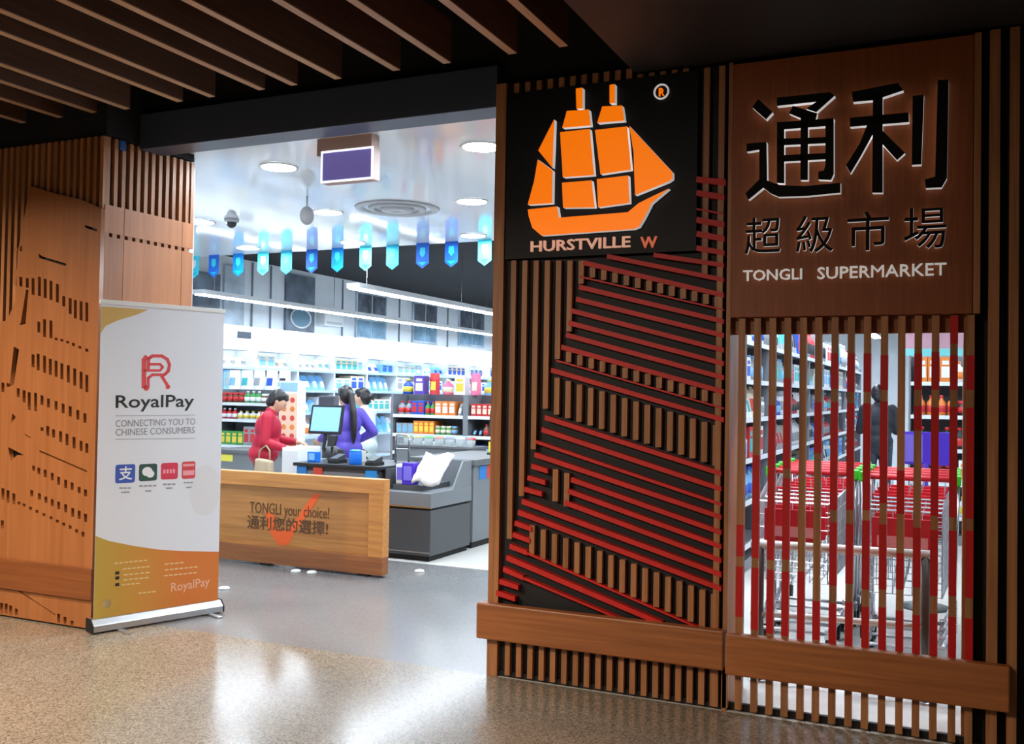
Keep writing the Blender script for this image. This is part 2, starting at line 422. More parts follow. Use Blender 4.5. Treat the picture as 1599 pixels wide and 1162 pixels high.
# diagonal red slats: (left end, right end, thickness in pixels)
reds = [((1021, 398), (1130, 414), 7), ((948, 400), (1130, 437), 7), ((911, 410), (1130, 461), 7.5), ((906, 432), (1130, 484), 2.6), ((904, 448), (1130, 502), 7.5),
        ((900, 467), (1130, 524), 7.5), ((892, 485), (1130, 547), 7.5), ((888, 504), (1130, 568), 7.5), ((884, 523), (1130, 590), 7.5), ((877, 542), (1130, 612), 7.5),
        ((869, 563), (1130, 638), 2.6), ((861, 578), (1130, 656), 7.5), ((851, 652), (1126, 740), 7.5), ((846, 671), (1126, 764), 7.5), ((837, 690), (1126, 788), 5),
        ((835, 710), (1126, 808), 7.5), ((830, 728), (855, 736), 7.5), ((892, 749), (1126, 832), 7.5), ((824, 746), (851, 754), 7.5), ((887, 767), (1126, 854), 7.5),
        ((819, 764), (846, 772), 7.5), ((882, 785), (1126, 876), 7.5), ((815, 783), (1126, 898), 8), ((809, 800), (1126, 920), 8), ((804, 817), (830, 827), 7.5),
        ((801, 835), (827, 845), 7.5), ((796, 853), (823, 864), 7.5), ((823, 864), (1096, 983), 3), ((791, 871), (1034, 975), 8), ((786, 889), (817, 903), 7.5), ((817, 903), (970, 968), 3.5),
        ((780, 908), (809, 918), 7.5), ((775, 926), (804, 936), 7.5),
        ((1088, 280), (1133, 285), 9), ((1088, 301), (1131, 308), 9), ((1088, 326), (1130, 334), 2.5), ((1088, 343), (1131, 351), 9), ((1088, 365), (1131, 373), 9), ((1088, 387), (1131, 395), 8)]
for a, b, t in reds:
    q = [(a[0], a[1] - t / 2), (b[0], b[1] - t / 2), (b[0], b[1] + t / 2), (a[0] - 1, a[1] + t / 2)]
    pts = [onY(u, v, -0.008) for u, v in q]
    for p in pts: p.z = max(p.z, 0.36)
    MB().prism(pts, (0, 0.04, 0)).build('red_slat', RED, wr)
# vertical slats, cut where the red pattern begins
def interp(pts, x):
    for a, b in zip(pts, pts[1:]):
        if a[0] <= x <= b[0]: return a[1] + (b[1] - a[1]) * (x - a[0]) / (b[0] - a[0])
    return None
sail = [(776, 925), (787, 885), (804, 815), (815, 775), (835, 692), (849, 645), (862, 575), (885, 520), (904, 440), (908, 405)]
A2 = [(911, 415), (1130, 466)]; A3 = [(906, 430), (1130, 482)]
A9 = [(877, 547), (1130, 617)]; A10 = [(869, 561), (1130, 636)]
A11 = [(861, 588), (1130, 668)]; B0 = [(851, 642), (1126, 730)]
B8 = [(809, 812), (1126, 932)]; C2 = [(823, 862), (1126, 990)]
k = 0
for i in range(20):
    px = 797.5 + 17.55 * i + 0.012 * i * i
    xx = P0(px, 700).x
    segs = []
    s = interp(sail, px)
    if s is not None: segs.append((407, s))
    for up, lo, xmin, xmax in ((A2, A3, 915, 1125), (A9, A10, 880, 1125), (A11, B0, 862, 1125), (B8, C2, 826, 1125)):
        u, l = interp(up, px), interp(lo, px)
        if u and l and xmin < px < xmax: segs.append((u, l))
    if i == 4: segs.append((733, 783))
    if i == 5: segs.append((739, 791))
    for u, l in segs:
        zt, zb = P0(px, u).z, max(P0(px, l).z, 0.30)
        if zt - zb > 0.01: slat_at(xx, 0.03, zb, zt, wr)
    slat_at(xx, 0.03, 0.015, 0.22, wr)
    if px < 1080: slat_at(xx, 0.03, 3.09, 3.185 if xx < -1.5 else 3.15, wr)
slat_at(P0(1103, 200).x, 0.03, 2.10, 3.14, wr)
slat_at(P0(1122, 600).x, 0.028, 0.015, 3.14, wr)
MB().box(-2.325, -1.004, -0.055, 0.0, 0.205, 0.395).build('bumper_rail', WOODX, wr, bevel=0.008)
MB().box(-2.222, -1.02, 0.02, 0.034, 0.0, 0.03).build('kick_strip', BLACK, wr)

# ship sign on its black board
ss = thing('ship_sign', 'orange sailing ship emblem raised on a black board, HURSTVILLE W beneath', 'sign', (-1.69, 0.0, 2.235))
MB().box(-2.212, -1.172, -0.006, 0.034, 2.235, 3.13).build('board', NAVY, ss)
SP = lambda u, v, Y=-0.046: onY(770 + u / 3.521, 90 + v / 3.521, Y)
def raised(name, poly, parent, face, body=WHITEA, Y=-0.046):
    pts = [SP(u, v, Y) for u, v in poly]
    b = MB().prism([p + Vector((0, 0.004, 0)) for p in pts], (0, 0.036, 0)).build(name, body, parent)
    MB().prism(pts, (0, 0.004, 0)).build('face', face, b)
    return b
raised('mast', [(455, 170), (490, 165), (490, 280), (458, 280)], ss, ORANGE)
raised('mast', [(640, 150), (668, 145), (668, 250), (640, 250)], ss, ORANGE)
for pl in ([(405, 293), (525, 285), (535, 372), (380, 385)], [(600, 268), (708, 263), (720, 345), (572, 358)], [(368, 410), (530, 392), (553, 645), (383, 657)],
           [(560, 398), (735, 378), (757, 615), (590, 640)], [(378, 688), (540, 675), (557, 823), (385, 825)], [(570, 668), (742, 648), (748, 798), (577, 822)],
           [(748, 375), (985, 630), (985, 665), (965, 680), (780, 755), (772, 520)], [(335, 340), (325, 605), (248, 510)], [(245, 560), (325, 620), (322, 800), (190, 808), (225, 680)]):
    raised('sail', pl, ss, ORANGE)
raised('hull', [(190, 835), (350, 818), (360, 880), (740, 850), (800, 800), (870, 765), (965, 720), (870, 800), (830, 880), (800, 930), (770, 942), (265, 978), (215, 935), (195, 870)], ss, ORANGE)
a, b = SP(205, 1062, -0.02), SP(752, 1052, -0.02)
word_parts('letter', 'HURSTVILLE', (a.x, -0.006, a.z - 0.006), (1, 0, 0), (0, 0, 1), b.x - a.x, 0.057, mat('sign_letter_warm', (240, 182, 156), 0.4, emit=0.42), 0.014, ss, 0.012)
a, b = SP(808, 1048, -0.02), SP(900, 1048, -0.02)
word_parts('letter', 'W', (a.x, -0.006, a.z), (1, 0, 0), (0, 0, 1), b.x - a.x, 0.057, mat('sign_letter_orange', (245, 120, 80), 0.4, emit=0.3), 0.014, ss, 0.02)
rc = SP(925, 187, -0.02)
ring = MB(); n = 24
mk = ring.tube([rc + Vector((math.cos(2 * math.pi * k / n) * .036, 0.0, math.sin(2 * math.pi * k / n) * .036)) for k in range(n)], 0.005, 6, 0, True).build('registered_mark', WHITEA, ss, True)
place_glyph('letter', 'R', rc + Vector((-.014, 0.014, -.02)), (1, 0, 0), (0, 0, 1), .028, .04, ORANGE, 0.012, mk, 0.01)

# ------------------------------------------------------------------ main sign
sg = thing('shop_sign', 'brown timber supermarket sign with raised black Chinese characters and white English letters', 'sign', (-0.48, 0.0, 1.9))
MB().box(-1.0, 0.062, -0.014, 0.05, 1.90, 3.135).build('board', SIGNW, sg, bevel=0.003)
MB().box(0.064, 0.092, -0.018, 0.05, 1.90, 3.14).build('edge_strip', WOODV, sg)
def char_px(ch, x0, x1, y0, y1, face, body, depth, off=0.03):
    Y = -0.014 - depth
    xm, ym = (x0 + x1) / 2, (y0 + y1) / 2
    a = onY(x0, ym, Y); b = onY(x1, ym, Y); t = onY(xm, y0, Y); u = onY(xm, y1, Y)
    o = place_glyph('character', ch, (a.x, -0.014, u.z), (1, 0, 0), (0, 0, 1), b.x - a.x, t.z - u.z, body, depth - 0.004, sg, off)
    place_glyph('face', ch, (a.x, -0.014, u.z), (1, 0, 0), (0, 0, 1), b.x - a.x, t.z - u.z, face, 0.004, o, off, depth - 0.004)
def strokes(polys, mp):
    Y = -0.056; bd, fc = MB(), MB()
    for pl in polys:
        pts = [onY(*mp(u, v), Y) for u, v in pl]
        bd.prism([p + Vector((0, 0.004, 0)) for p in pts], (0, 0.038, 0)); fc.prism(pts, (0, 0.004, 0))
    o = bd.build('character', WHITEA, sg); fc.build('face', BLACKF, o)
strokes([[(255, 200), (385, 320), (325, 385), (200, 275)], [(425, 188), (905, 138), (950, 168), (900, 212), (425, 262)], [(870, 165), (950, 168), (780, 320), (690, 290)],
         [(570, 262), (790, 330), (775, 390), (690, 395), (535, 330)], [(425, 412), (490, 408), (490, 965), (425, 962)], [(425, 412), (940, 375), (940, 440), (425, 480)],
         [(865, 380), (940, 375), (940, 880), (915, 935), (800, 930), (800, 860), (850, 850), (865, 800)], [(640, 345), (708, 345), (705, 935), (638, 935)], [(425, 562), (900, 545), (900, 600), (425, 622)], [(425, 712), (900, 690), (900, 745), (425, 772)],
         [(150, 605), (330, 590), (335, 950), (265, 960), (265, 660), (150, 678)], [(265, 930), (340, 942), (460, 985), (690, 990), (1000, 960), (1000, 1050), (700, 1080), (440, 1088), (370, 1058), (300, 1005), (165, 1115), (140, 1055)]],
        lambda u, v: (1140 + u / 5.81, 120 + v / 5.81))
strokes([[(605, 275), (780, 240), (800, 268), (690, 305), (610, 312)], [(598, 372), (820, 352), (822, 388), (598, 406)], [(685, 285), (722, 280), (722, 655), (682, 655)], [(665, 395), (706, 395), (640, 515), (600, 582), (583, 552), (635, 470)],
         [(720, 420), (806, 505), (776, 532), (716, 466)], [(835, 290), (878, 285), (868, 548), (832, 550)], [(930, 230), (972, 228), (965, 600), (945, 635), (885, 638), (880, 606), (920, 595)]],
        lambda u, v: (1080 + u / 2.42, 30 + v / 2.42))
for ch, x0, x1, y0, y1 in (('超', 1163, 1219, 339, 396), ('級', 1243, 1301, 336, 394), ('市', 1323, 1388, 330, 391), ('場', 1411, 1478, 324, 388)):
    char_px(ch, x0, x1, y0, y1, BLACKF, WHITEA, 0.022, 0.002)
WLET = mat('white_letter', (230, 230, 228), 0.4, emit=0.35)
a, b = onY(1160, 439, -0.03), onY(1252, 437, -0.03)
word_parts('letter', 'TONGLI', (a.x, -0.014, a.z), (1, 0, 0), (0, 0, 1), b.x - a.x, 0.052, WLET, 0.018, sg, 0.005)
a, b = onY(1276, 436, -0.03), onY(1478, 430, -0.03)
word_parts('letter', 'SUPERMARKET', (a.x, -0.014, a.z), (1, 0, 0), (0, 0, 1), b.x - a.x, 0.056, WLET, 0.018, sg, 0.005)

# ------------------------------------------------------------------ slat screen under the sign
sc = thing('slat_screen', 'open screen of upright timber slats with painted red bands, above a bumper rail', 'screen', (-0.48, 0.02, 0.0))
G = [(612, 628), (797, 820), (921, 947)]
bands = [[(820, 869), (885, 964)], [(711, 872), (887, 984)], [(633, 875), (890, 990)], [(591, 732), (747, 874), (893, 994)], [(893, 999)], [(628, 708), (939, 1000)],
         [(552, 607), (628, 797), (816, 915), (943, 1012)], [(552, 612), (630, 797), (818, 912), (941, 1012)], [(552, 612), (630, 797), (813, 921), (948, 1016)], [(555, 609), (627, 786), (819, 921), (949, 1020)],
         [(735, 803), (864, 921), (954, 1024)], [(552, 609), (634, 672), (824, 918), (961, 1027)], [(550, 609), (636, 806), (828, 931), (959, 1030)], [(493, 537), (555, 609), (636, 808), (829, 931), (964, 1035)],
         [(555, 609), (637, 810), (829, 934), (966, 1040)]]
sm = MB().box(-0.0155, 0.0155, 0, 0.032, 0, 1).build('slat', WOODV, sc).data
bpy.data.objects.remove([o for o in sc.children][-1])
for px, bs in zip((1157, 1181, 1205, 1228.5, 1253, 1277, 1302.5, 1328, 1353.5, 1380, 1407, 1433, 1460, 1489, 1515), bands):
    xx = P0(px, 650).x
    o = link('slat', sm, sc); o.location = Vector((xx, 0.002, 0.015)) - sc.location; o.scale = (1, 1, 1.88)
    o.matrix_parent_inverse = Matrix.Identity(4)
    for y0, y1 in bs:
        zt, zb = P0(px, y0).z, max(P0(px, y1).z, 0.36)
        MB().box(xx - 0.0162, xx + 0.0162, 0.0008, 0.0346, zb, zt).build('painted_band', REDP, o)
MB().box(-1.0, 0.075, 0.052, 0.078, 1.82, 1.935).build('top_rail', WOODX, sc)
MB().box(-1.0, 0.075, 0.036, 0.06, 0.0, 0.035).build('bottom_rail', BLACK, sc)
MB().box(-0.996, 0.215, -0.055, 0.0, 0.19, 0.385).build('bumper_rail', WOODX, sc, bevel=0.008)

struct(MB().box(-1.0, 0.62, 0.08, 0.42, 1.93, 3.155).build('wall_over_screen', BLACK))
struct(MB().box(-2.25, -1.5, 0.035, 0.42, 3.155, 3.2).build('trim_3', BLACK))
wf = struct(MB().box(0.045, 0.62, 0.08, 0.42, 0, 1.93).build('wall_far_right', BLACK))
MB().box(0.028, 0.045, 0.04, 0.42, 0, 3.15).build('end_board', WOODV, wf)
MB().box(0.045, 0.075, 0.052, 0.075, 0, 3.15).build('corner_post', wood('oak_dark', (92, 58, 34), (112, 72, 44), 'z'), wf)
for a, b in ((0.125, 0.168), (0.205, 0.243)):
    MB().box(a, b, 0.0, 0.075, 0.02, 3.15).build('slat', WOODV, wf)
MB().box(0.285, 0.62, 0.0, 0.075, 1.70, 3.06).build('timber_panel', WOODP, wf)
MB().box(0.285, 0.62, 0.0, 0.075, 0.02, 1.30).build('timber_panel', WOODP, wf)

# ================================================================== LAMPS IN THE SHOP
LAMP = mat('downlight_lens', (255, 255, 255), 0.5, emit=230, ecol=(232, 244, 255))
STRIP = mat('tube_lens', (255, 255, 255), 0.5, emit=40, ecol=(226, 241, 255))
dl = thing('downlight', 'round recessed downlight glowing white in the glossy shop ceiling', 'lamp', (0, 0, 0), 'downlights in the glossy shop ceiling')
MB().lathe([(0.124, 0.0), (0.142, 0.0), (0.146, 0.004), (0.142, 0.01), (0.124, 0.01), (0.124, 0.0)], n=24, cap=False).build('trim_ring', WHITE, dl, True)
MB().lathe([(0.123, 0.0025), (0.123, 0.008)], n=24).build('lens', LAMP, dl)
spots = [(-4.53, 1.0), (-2.87, 1.0), (-6.2, 1.0), (-5.25, 2.63), (-3.77, 2.63), (-6.76, 2.63), (-2.2, 2.63), (-6.07, 4.25), (-7.48, 4.2), (-4.58, 4.25), (-3.0, 4.25),
         (-1.2, 1.0), (-0.6, 2.63), (-1.4, 4.25), (0.5, 1.0), (0.2, 4.25)]
for i, (x, y) in enumerate(spots):
    o = dl if i == 0 else copy_tree(dl)
    o.location = (x, y, 3.1385)
    o['label'] = 'round glowing downlight in the ceiling row ' + ('nearest the dark header beam' if y < 2 else 'level with the air diffuser' if y < 4 else 'beside the pennants') + ('' if x < -2.25 else ', behind the slat screen')
def strip(x, y0, y1, z, label):
    t = thing('tube_light', label, 'lamp', (x, (y0 + y1) / 2, z))
    MB().box(x - 0.09, x + 0.09, y0, y1, z + 0.012, z + 0.07).build('housing', WHITE, t)
    MB().box(x - 0.07, x + 0.07, y0 + 0.02, y1 - 0.02, z, z + 0.012).build('diffuser', STRIP, t)
    for k in range(5):
        yy = y0 + 0.3 + (y1 - y0 - 0.6) * k / 4
        MB().tube([(x, yy, z + 0.07), (x, yy, 3.5)], 0.005, 6).build('hanging_rod', CHROME, t)
strip(-8.95, 5.0, 16.5, 2.72, 'long tube light hanging beside the tall white wall shelving')
strip(-6.53, 4.95, 15.5, 2.72, 'long tube light hanging over the middle of the checkouts aisle')
strip(-4.0, 5.0, 15.5, 2.72, 'long tube light hanging behind the ship emblem pillar')
strip(-1.45, 5.0, 16.0, 2.72, 'long tube light hanging over the packed aisle behind the slat screen')
strip(1.2, 5.0, 15.5, 2.72, 'long tube light hanging nearest the right shop wall')

# ------------------------------------------------------------------ on the glossy ceiling
c = Vector((-4.554, 2.7, 3.15))
df = thing('air_diffuser', 'round ringed air diffuser flush in the glossy ceiling', 'vent', c)
DIFF = mat('diffuser_grey', (176, 178, 182), 0.4)
for r0, r1, d in ((0.30, 0.38, 0.012), (0.20, 0.26, 0.022), (0.02, 0.15, 0.03)):
    MB().lathe([(r0, -0.001), (r1, -0.001), (r1 - 0.01, -d), (r0 + 0.005, -d), (r0, -0.001)], c, 32, cap=False).build('ring', DIFF, df, True)
sp = thing('ceiling_speaker', 'small oval grey speaker hanging from the glossy ceiling', 'speaker', (-5.0, 1.98, 3.15))
MB().tube([(-5.0, 1.98, 3.15), (-5.0, 1.98, 3.06)], 0.008, 8).build('stem', DIFF, sp)
MB().ball((-5.0, 1.98, 2.985), (0.06, 0.06, 0.08), 16, 12).build('body', mat('speaker_grey', (150, 148, 150), 0.5), sp, True)
cm = thing('dome_camera', 'small dark dome camera under the glossy ceiling', 'camera', (-6.37, 2.63, 3.15))
MB().lathe([(0.07, 0), (0.07, -0.025), (0.055, -0.035)], (-6.37, 2.63, 3.15), 16).build('base_ring', DIFF, cm, True)
MB().ball((-6.37, 2.63, 3.11), 0.05, 14, 8).build('dome', mat('smoked_dome', (40, 40, 44), 0.15), cm, True)
ex = thing('exit_sign', 'boxy hanging sign with a lit white frame and a violet face, beige mount above', 'sign', (-3.5, 0.5, 3.15))
a, b = onY(500, 207, 0.5), onY(584, 237, 0.5)
MB().box(a.x, b.x, 0.47, 0.56, b.z, 3.15).build('mount', mat('beige_mount', (178, 150, 140), 0.5), ex)
a, b = onY(502, 237, 0.47), onY(582, 279, 0.47)
fr = MB()
for x0, x1, z0, z1 in ((a.x, b.x, a.z - 0.012, a.z), (a.x, b.x, b.z, b.z + 0.012), (a.x, a.x + 0.012, b.z + 0.012, a.z - 0.012), (b.x - 0.012, b.x, b.z + 0.012, a.z - 0.012)):
    fr.box(x0, x1, 0.465, 0.475, z0, z1)
fr.build('lit_frame', mat('lit_frame', (255, 255, 255), 0.5, emit=1.2, ecol=(235, 240, 255)), ex)
MB().box(a.x, b.x, 0.4752, 0.55, b.z, a.z).build('case', MATS['beige_mount'], ex)
MB().box(a.x + 0.012, b.x - 0.012, 0.469, 0.475, b.z + 0.012, a.z - 0.012).build('face', mat('violet_face', (132, 122, 204), 0.35, emit=0.3), ex)

# blue pennants along the ceiling edge
BLU = [mat('flag_blue', (22, 104, 214), 0.55), mat('flag_azure', (0, 140, 230), 0.55), mat('flag_cyan', (60, 214, 235), 0.55), mat('flag_teal', (0, 190, 225), 0.55)]
fl_names = ['royal blue', 'azure', 'pale cyan', 'bright turquoise']
seq = [2, 0, 1, 2, 3, 0, 1, 2, 3, 0, 0, 2]
neigh = ['beside the left pillar', 'second from the left pillar', 'third from the left pillar', 'fourth from the left pillar', 'fifth from the left pillar', 'sixth from the left pillar', 'sixth from the ship pillar', 'fifth from the ship pillar', 'fourth from the ship pillar', 'third from the ship pillar', 'second from the ship pillar', 'beside the ship pillar']
for px, k, nb in zip((303, 334, 372, 411, 447.5, 487, 527, 571, 613, 660, 705, 757), seq, neigh):
    p = onY(px, 400 - 0.047 * (px - 305), 4.56); zt = 3.15
    t = thing('pennant', fl_names[k] + ' pennant hanging at the ceiling edge, ' + nb, 'pennant', (p.x, 4.56, zt), 'blue pennants on the ceiling edge')
    wdt = 0.08
    MB().prism([(p.x - wdt, 4.56, zt), (p.x + wdt, 4.56, zt), (p.x + wdt, 4.56, zt - 0.225), (p.x, 4.56, zt - 0.28), (p.x - wdt, 4.56, zt - 0.225)], (0, 0.003, 0)).build('cloth', BLU[k], t)
    MB().prism([(p.x - 0.03, 4.5595, zt - 0.05), (p.x + 0.03, 4.5595, zt - 0.05), (p.x + 0.035, 4.5595, zt - 0.12), (p.x, 4.5595, zt - 0.16), (p.x - 0.035, 4.5595, zt - 0.12)], (0, -0.001, 0)).build('print', BLU[2] if k != 2 else WHITE, t)
    MB().prism([(p.x - 0.055, 4.5595, zt - 0.21), (p.x + 0.055, 4.5595, zt - 0.21), (p.x, 4.5595, zt - 0.25)], (0, -0.001, 0)).build('print', BLU[3], t)

# ================================================================== ROLL-UP BANNER
A = Vector((-4.812, -0.345, 0)); B = Vector((-4.532, 0.463, 0))
XD = (B - A).normalized(); ZU = Vector((0, 0, 1)); NB = XD.cross(ZU).normalized()
bn = thing('roll_up_banner', 'white and orange roll-up payment banner standing beside the timber pillar', 'banner', (A + B) / 2)
O = A + NB * 0.0
BL = (B - A).length
def bp(s, z, n=0.0): return A + XD * s + ZU * z + NB * n
def bpx(px, py):
    p = onP(px, py, A, NB); return ((p - A).dot(XD), p.z)
alu = mat('aluminium', (196, 198, 200), 0.35, 0.9)
MB().prism([bp(-0.01, 0.012, -0.05), bp(-0.01, 0.012, 0.05), bp(-0.01, 0.05, 0.05), bp(-0.01, 0.085, 0.012), bp(-0.01, 0.085, -0.05)], XD * (BL + 0.02)).build('cassette', alu, bn, bevel=0.004)
for s in (-0.014, BL + 0.010):
    MB().prism([bp(s, 0.008, -0.052), bp(s, 0.008, 0.053), bp(s, 0.052, 0.053), bp(s, 0.089, 0.014), bp(s, 0.089, -0.052)], XD * 0.006).build('end_cap', RUBBER, bn)
for s in (0.14, BL - 0.10):
    MB().prism([bp(s, 0.0, -0.05), bp(s + 0.035, 0.0, -0.05), bp(s + 0.035, 0.0, 0.17), bp(s, 0.0, 0.17)], (0, 0, 0.011)).build('foot', alu, bn, bevel=0.003)
tl, tr = bpx(143, 472), bpx(333, 484)
ZT = (tl[1] + tr[1]) / 2
SH = mat('banner_white', (226, 228, 234), 0.5)
s_ = MB(); N = 16
prof = [(0.012 + 0.0035 * math.sin(k * 2.1), 0.08 + (ZT - 0.09) * k / N) for k in range(N + 1)]
s0, s1 = 0.008, BL - 0.008
for k in range(N):
    (n0, z0), (n1, z1) = (0.006, prof[k][1]), (0.006, prof[k + 1][1])
    s_.add([bp(s0, z0, n0), bp(s1, z0, n0), bp(s1, z1, n1), bp(s0, z1, n1), bp(s0, z0, n0 - .0015), bp(s1, z0, n0 - .0015), bp(s1, z1, n1 - .0015), bp(s0, z1, n1 - .0015)], [(0, 1, 2, 3), (5, 4, 7, 6), (1, 5, 6, 2), (4, 0, 3, 7)])
sheet_o = s_.build('printed_sheet', SH, bn)
MB().prism([bp(0, ZT - 0.012, -0.004), bp(0, ZT - 0.012, 0.014), bp(0, ZT + 0.016, 0.014), bp(0, ZT + 0.016, -0.004)], XD * BL).build('top_clip', mat('clip_white', (232, 230, 226), 0.4), bn, bevel=0.002)
MB().tube([bp(BL / 2, 0.06, -0.02), bp(BL / 2, ZT, -0.012)], 0.009, 8).build('support_pole', alu, bn)
def flat(name, pts, m, n=0.0065, th=0.0006, par=None):
    q = [bp(min(max(s, s0), s1), z, n) for s, z in pts]
    return MB().prism(q, NB * th).build(name, m, par or sheet_o)
def Z3(u, v): return bpx(u / 4.15, 460 + v / 4.15)
def Z6(u, v): return bpx(130 + u / 3.873, 700 + v / 3.873)
def grad(name, c1, c2, axis, a, b):
    m = bpy.data.materials.new(name); m.use_nodes = True; nt = m.node_tree
    g = nt.nodes.new('ShaderNodeNewGeometry'); sx = nt.nodes.new('ShaderNodeSeparateXYZ'); mr = nt.nodes.new('ShaderNodeMapRange')
    cr = nt.nodes.new('ShaderNodeValToRGB'); cr.color_ramp.elements[0].color = rgb(*c1); cr.color_ramp.elements[1].color = rgb(*c2)
    mr.inputs[1].default_value = a; mr.inputs[2].default_value = b
    nt.links.new(g.outputs['Position'], sx.inputs[0]); nt.links.new(sx.outputs[axis], mr.inputs[0]); nt.links.new(mr.outputs[0], cr.inputs[0])
    nt.links.new(cr.outputs[0], nt.nodes['Principled BSDF'].inputs['Base Color'])
    return m
GOLD = mat('print_gold', (206, 168, 92), 0.5)
flat('gold_print', [Z3(*q) for q in ((590, 72), (960, 98), (880, 132), (760, 168), (680, 205), (595, 250))], GOLD)
low = [Z6(*q) for q in ((30, 533), (150, 560), (300, 590), (450, 612), (600, 622), (825, 625))]
flat('orange_print', low + [(s1, 0.086), (s0, 0.086)], grad('print_orange', (190, 160, 66), (214, 120, 48), 1, -0.35, 0.2))
flat('circle_print', [(BL - 0.12 + 0.115 * math.cos(k * .3) * (1 if math.cos(k * .3) < 0 else 1.0), 0.83 + 0.17 * math.sin(k * .3)) for k in range(21)], mat('print_peach', (222, 220, 222), 0.5), 0.0062, 0.0003)
def stroke(mb, pts, wd, n=0.0068):
    for p, q in zip(pts, pts[1:]):
        p, q = Vector(p), Vector(q); d = (q - p).normalized(); e = Vector((-d.y, d.x)) * wd / 2; d = d * wd * 0.25
        mb.prism([bp(*(p - d + e), n), bp(*(q + d + e), n), bp(*(q + d - e), n), bp(*(p - d - e), n)], NB * 0.0006)
LR = mat('logo_red', (226, 78, 80), 0.5)
lg = MB()
stroke(lg, [Z3(*q) for q in ((930, 600), (930, 425), (945, 405))], 0.030)
stroke(lg, [Z3(*q) for q in ((958, 480), (960, 415), (985, 398), (1045, 398), (1082, 420), (1095, 455), (1088, 495), (1068, 515), (1045, 530), (1083, 590))], 0.021)
stroke(lg, [Z3(*q) for q in ((962, 452), (1035, 452), (1052, 470), (1035, 492), (930, 492))], 0.016)
stroke(lg, [Z3(*q) for q in ((958, 600), (958, 540), (985, 520), (1045, 520))], 0.018)
cc = Z3(1085, 598); lg.prism([bp(cc[0] + .016 * math.cos(k * .6283), cc[1] + .016 * math.sin(k * .6283), .0068) for k in range(10)], NB * .0006)
cc = Z3(945, 605); lg.prism([bp(cc[0] + .019 * math.cos(k * .6283), cc[1] + .019 * math.sin(k * .6283), .0068) for k in range(10)], NB * .0006)
lg.build('logo', LR, sheet_o)
INK = mat('ink_black', (34, 38, 38), 0.5); INKG = mat('ink_grey', (140, 142, 148), 0.5)
def btext(s, fa, fb, h, m, off=0.0, dz=0.0):
    a, b = fa, fb
    place_glyph('lettering', s, bp(a[0], a[1] + dz, 0.0068), (XD + ZU * ((b[1] - a[1]) / (b[0] - a[0]))), ZU, b[0] - a[0], h, m, 0.0006, sheet_o, off)
btext('RoyalPay', Z3(745, 762), Z3(1253, 752), 0.105, INK, 0.012)
btext('CONNECTING YOU TO', Z3(745, 858), Z3(1262, 843), 0.042, INKG)
btext('CHINESE CONSUMERS', Z3(745, 915), Z3(1258, 898), 0.042, INKG)
for v in (788, 940):
    a, b = Z3(745, v), Z3(1262, v - 6); flat('rule', [(a[0], a[1]), (b[0], b[1]), (b[0], b[1] + .003), (a[0], a[1] + .003)], INKG)
def icon(x0, x1, y0, y1, m):
    a, b = Z6(x0, y1), Z6(x1, y0); r = 0.014; p = []
    for cx, cy, t0 in ((b[0] - r, b[1] - r, 0), (a[0] + r, b[1] - r, 90), (a[0] + r, a[1] + r, 180), (b[0] - r, a[1] + r, 270)):
        for k in range(4): p.append((cx + r * math.cos(math.radians(t0 + 30 * k)), cy + r * math.sin(math.radians(t0 + 30 * k))))
    return flat('icon', p, m), a, b
PW = mat('print_white', (236, 236, 238), 0.5)
i1, a, b = icon(190, 312, 95, 213, mat('icon_blue', (62, 90, 176), 0.5))
place_glyph('mark', '支', bp(a[0] + .022, a[1] + .018, .0072), XD, ZU, (b[0] - a[0]) - .04, (b[1] - a[1]) - .03, PW, .0006, i1, .012)
i2, a, b = icon(333, 445, 92, 200, mat('icon_green', (46, 78, 68), 0.5))
m_ = MB()
for du, dv, rr in ((0.45, 0.55, 0.03), (0.62, 0.40, 0.024)):
    cx, cy = a[0] + (b[0] - a[0]) * du, a[1] + (b[1] - a[1]) * dv
    m_.prism([bp(cx + rr * 1.15 * math.cos(k * .5236), cy + rr * math.sin(k * .5236), .0072 + (0.0002 if rr < .03 else 0)) for k in range(12)], NB * .0005)
m_.build('mark', PW, i2)
i3, a, b = icon(466, 571, 86, 190, mat('icon_red', (214, 58, 84), 0.5))
m_ = MB()
for k in range(4):
    sx = a[0] + .016 + k * (b[0] - a[0] - .03) / 4
    m_.prism([bp(sx, (a[1] + b[1]) / 2 - .014, .0072), bp(sx + .014, (a[1] + b[1]) / 2 - .014, .0072), bp(sx + .014, (a[1] + b[1]) / 2 + .012, .0072), bp(sx, (a[1] + b[1]) / 2 + .012, .0072)], NB * .0005)
m_.build('mark', mat('print_pink', (240, 160, 170), 0.5), i3)
i4, a, b = icon(592, 676, 78, 186, mat('icon_red_2', (212, 70, 76), 0.5))
m_ = MB()
for z0, z1 in ((0.72, 0.86), (0.2, 0.48)):
    m_.prism([bp(a[0] + .008, a[1] + (b[1] - a[1]) * z0, .0072), bp(b[0] - .008, a[1] + (b[1] - a[1]) * z0, .0072), bp(b[0] - .008, a[1] + (b[1] - a[1]) * z1, .0072), bp(a[0] + .008, a[1] + (b[1] - a[1]) * z1, .0072)], NB * .0005)
m_.build('mark', mat('print_pink', (240, 160, 170), 0.5), i4)
